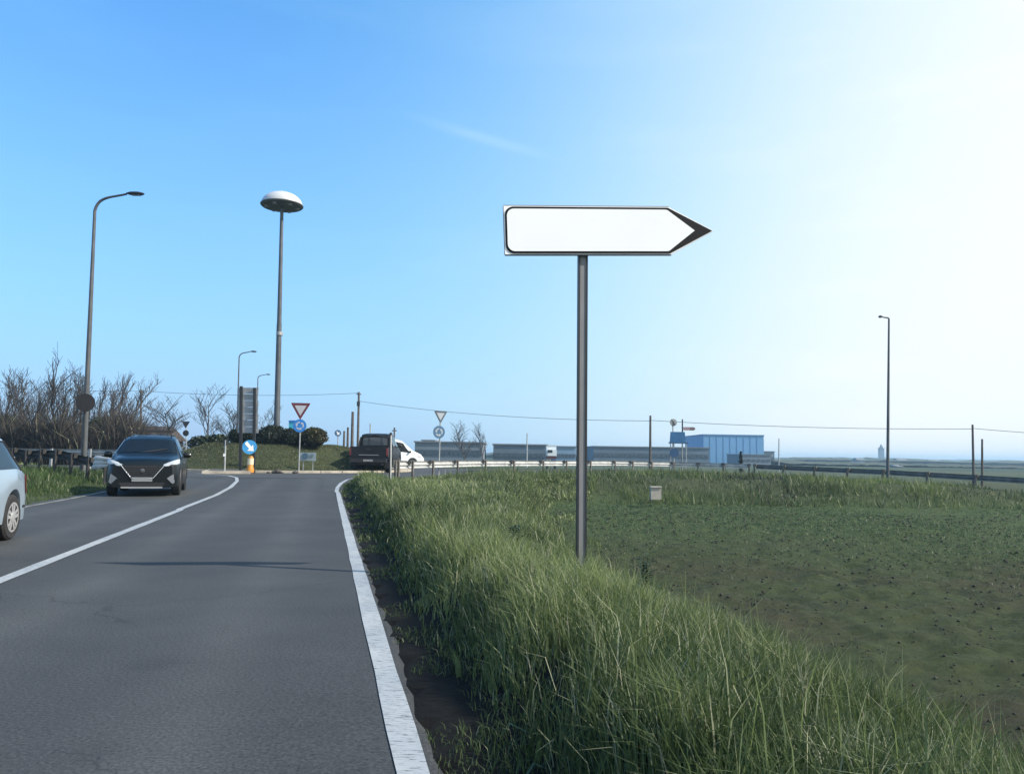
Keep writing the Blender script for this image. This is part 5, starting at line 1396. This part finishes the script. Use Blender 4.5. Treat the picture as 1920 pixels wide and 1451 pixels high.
# church tower
Yd = 1500; a, b_ = P(1648, 840, Yd), P(1656, 840, Yd); zt = a.z; cxx = (a.x + b_.x) / 2; w = b_.x - a.x
s = thing('church_tower', 'distant church bell tower on the hazy ridge left of the lone street lamp', 'tower', (cxx, Yd, -1.3))
tw = mat('tower stone', (.07, .075, .09), .9)
obj('shaft', MB().box((cxx, Yd, (zt - 1.3) / 2), (w, w, zt + 1.3)), tw, s)
zq = P(1652, 832, Yd).z
obj('spire', MB().add([(cxx - w * .35, Yd - w * .35, zt), (cxx + w * .35, Yd - w * .35, zt), (cxx + w * .35, Yd + w * .35, zt), (cxx - w * .35, Yd + w * .35, zt), (cxx, Yd, zq)], [(0, 1, 4), (1, 2, 4), (2, 3, 4), (3, 0, 4), (3, 2, 1, 0)]), tw, s)
obj('cornice', MB().box((cxx, Yd, zt - .3), (w * 1.2, w * 1.2, .6)), tw, s)
# white lorry on the far road
c = P(1033, 846, 150); zb = h(c.x, c.y)
s = thing('lorry', 'white box lorry parked in front of the long sheds', 'lorry', (c.x, c.y, zb))
a_, b_ = P(1024.5, 836, 150), P(1043, 855, 150)
obj('cargo_box', MB().box(((a_.x + b_.x) / 2, 151.5, (a_.z + b_.z) / 2), (b_.x - a_.x, 3.2, a_.z - b_.z)), paint_white, s)
obj('box_roof', MB().box(((a_.x + b_.x) / 2, 151.5, a_.z + .06), (b_.x - a_.x + .1, 3.3, .12)), mat('lorry roof', (.5, .48, .44), .6), s)
obj('cab', MB().box(((a_.x + b_.x) / 2 + .1, 149.4, (a_.z + b_.z) / 2 - .35), ((b_.x - a_.x) * .92, .9, (a_.z - b_.z) * .6)), paint_white, s)
obj('windscreen', MB().box(((a_.x + b_.x) / 2 - .3, 148.93, (a_.z + b_.z) / 2 - .05), (.9, .04, .5)), glass, s)
obj('chassis', MB().box(((a_.x + b_.x) / 2, 151, b_.z - .3), ((b_.x - a_.x) * .9, 4, .6)), mat('lorry chassis', (.09, .03, .03), .8), s)
for xx_ in (a_.x + .2, b_.x - .2):
    for yy_ in (149.5, 152.4): obj('wheel', MB().lathe([(.45, -.14), (.5, -.1), (.5, .1), (.45, .14)], (xx_, yy_, zb + .48), 14, 'X'), rubber, s)
# dark pointed conifer by the hall
c = P(1389, 862, 90); zb = h(c.x, c.y); t_ = P(1389, 848, 90)
s = thing('small_conifer', 'small dark pointed conifer on the plain below the blue hall', 'tree', (c.x, c.y, zb))
obj('trunk', MB().path([(c.x, c.y, zb - .2), (c.x, c.y, zb + 1)], .08, 6), bark, s)
n = 500; f = rng.random(n); ang = rng.random(n) * 6.28; Hc = t_.z - zb
p = np.stack([np.cos(ang) * .38 * (1 - f) ** .8 * np.sqrt(rng.random(n)), np.sin(ang) * .38 * (1 - f) ** .8 * np.sqrt(rng.random(n)), .35 + f * (Hc - .35)], -1)
q = rng.normal(size=(n, 3)) * .09; q2 = rng.normal(size=(n, 3)) * .06
V = np.stack([p - q, p + q2, p + q], 1).reshape(-1, 3)
me = np_mesh('crown', V, np.arange(n * 3), np.arange(n) * 3, np.full(n, 3), hedge_m, {'tint': np.repeat(rng.random(n), 3), 'straw': np.zeros(n * 3)})
obj('crown', me, hedge_m, s, (0, 0, 0))
# small yield sign back right of the black car
b_ = P(349, 850, 60); 
s = thing('yield_sign', 'small dark backs of a yield triangle and disc just right of the black car', 'road sign', (b_.x, b_.y, h(b_.x, b_.y)))
obj('triangle', MB().prism(rtri(.62, .04), P(348.5, 795, 60), (1, 0, 0), (0, 0, 1), .03), dark_metal, s)
mb = MB(); disc(mb, P(348.5, 812, 60), .23, (0, -1, 0), .03); obj('disc', mb, dark_metal, s)
obj('post', MB().path([(b_.x, 60.08, h(b_.x, 60) - .2), (P(348.5, 795, 60).x, 60.08, P(348.5, 792, 60).z)], .04, 8), galv, s)
# stones on the apron
for k, q in enumerate((503, 514, 521, 528, 553)):
    p_ = P(q, 889, 40.9); sz = .09 + .05 * ((k * 7) % 3)
    mb = MB(); rdm = random.Random(k); rows = []
    for i in range(5):
        t = math.pi * i / 4; rows.append([(sz * math.sin(t) * math.cos(a) * (1 + .2 * rdm.random()), sz * math.sin(t) * math.sin(a), sz * .7 * math.cos(t)) for a in [2 * math.pi * j / 8 for j in range(9)]])
    mb.grid(rows)
    o = obj('stone', mb, stone_m, None, (0, 0, 0)); o.location = (p_.x, p_.y, .15 + sz * .5)
    o['label'] = ('leftmost dark stone by the island kerb', 'second dark stone from the left by the island kerb', 'middle one of the five dark kerb stones', 'fourth dark stone from the left by the kerb', 'dark stone lying apart at the right by the kerb')[k]; o['category'] = 'stone'; o['group'] = 'dark stones by the island kerb'
# distant ridge and woods
def ridge(nm, x0, x1, Yd, prof, seed, m, depth=150, rough=1.0):
    nn_ = VN(seed); rows = []; N = 520
    pxs = np.linspace(x0, x1, N); top = np.interp(pxs, [a for a, b_ in prof], [b_ for a, b_ in prof])
    front, crest, back = [], [], []
    for k, px in enumerate(pxs):
        jitter = rough * (1.6 * (float(nn_(np.array([k * .31]), np.array([.5]))[0]) - .5) + 1.5 * (float(nn_(np.array([k * 1.3]), np.array([2.5]))[0]) - .5) - 1.6 * max(0, float(nn_(np.array([k * .55]), np.array([7.5]))[0]) - .72) * 4)
        c = P(px, top[k] + jitter, Yd); front.append((c.x, Yd - depth * .3, -3)); crest.append((c.x, Yd, max(c.z, -1.5))); back.append((c.x * 1.02, Yd + depth, -3))
    mid = [((a[0] + b_[0]) / 2, (a[1] + b_[1]) / 2 - 20, (a[2] * .3 + b_[2] * .7)) for a, b_ in zip(front, crest)]
    return kind(obj(nm, MB().grid([front, mid, crest, back]), m), 'structure')
wood_m = mat('far wood', (.05, .065, .045), .95, 0, .3, .02)
ridge('hills', -2000, 4200, 2500, [(-2000, 800), (0, 836), (400, 842), (900, 850), (1400, 857), (1500, 857), (1650, 857.5), (1760, 861), (1920, 862.5), (4200, 890)], 5, wood_m)
ridge('far_woods', -1500, 3600, 620, [(-1500, 806), (0, 835), (500, 843), (700, 845), (1000, 850), (1450, 858), (1580, 858.5), (1700, 860), (1760, 862), (1920, 864), (3600, 889)], 9, wood_m, 60, 2.2)
ridge('far_hedgerow', 1440, 3600, 340, [(1440, 863), (1560, 865.5), (1640, 866.5), (1700, 869), (1800, 871), (1920, 873), (3600, 900)], 12, wood_m, 25, 1.6)
for lab, x0, x1, yt, yb, Yd in (('tiny pale farm building on the hazy plain right of the lone street lamp', 1684, 1694, 871.5, 880, 300), ('small hazy roof on the skyline left of the church tower', 1608, 1622, 858, 866, 560),
                               ('long low hazy roof on the skyline right of the lone street lamp', 1684, 1702, 859, 866, 600), ('small hazy block on the far skyline between the right-hand poles', 1745, 1765, 862, 868, 600)):
    building('far_house', lab, x0, x1, yt, yb, Yd, 10, wall_c if yt > 870 else bl_mid, roof_g, None, False)
# haze: one box of even air round everything
hz = MB().box((0, 1575, 7.25), (6400, 3550, 24.5))
hm = bpy.data.materials.new('haze'); hm.use_nodes = True; hn = hm.node_tree; hn.nodes.clear()
ho = hn.nodes.new('ShaderNodeOutputMaterial'); hv = hn.nodes.new('ShaderNodeVolumePrincipled')
hv.inputs['Color'].default_value = (*HAZE_COLOR, 1); hv.inputs['Density'].default_value = HAZE_DENSITY; hv.inputs['Anisotropy'].default_value = .2
hn.links.new(hv.outputs[0], ho.inputs['Volume'])
kind(obj('haze', hz, hm), 'stuff')

for o in WROOTS:
    if '_w' in o: del o['_w']
print('blades', NB[0])
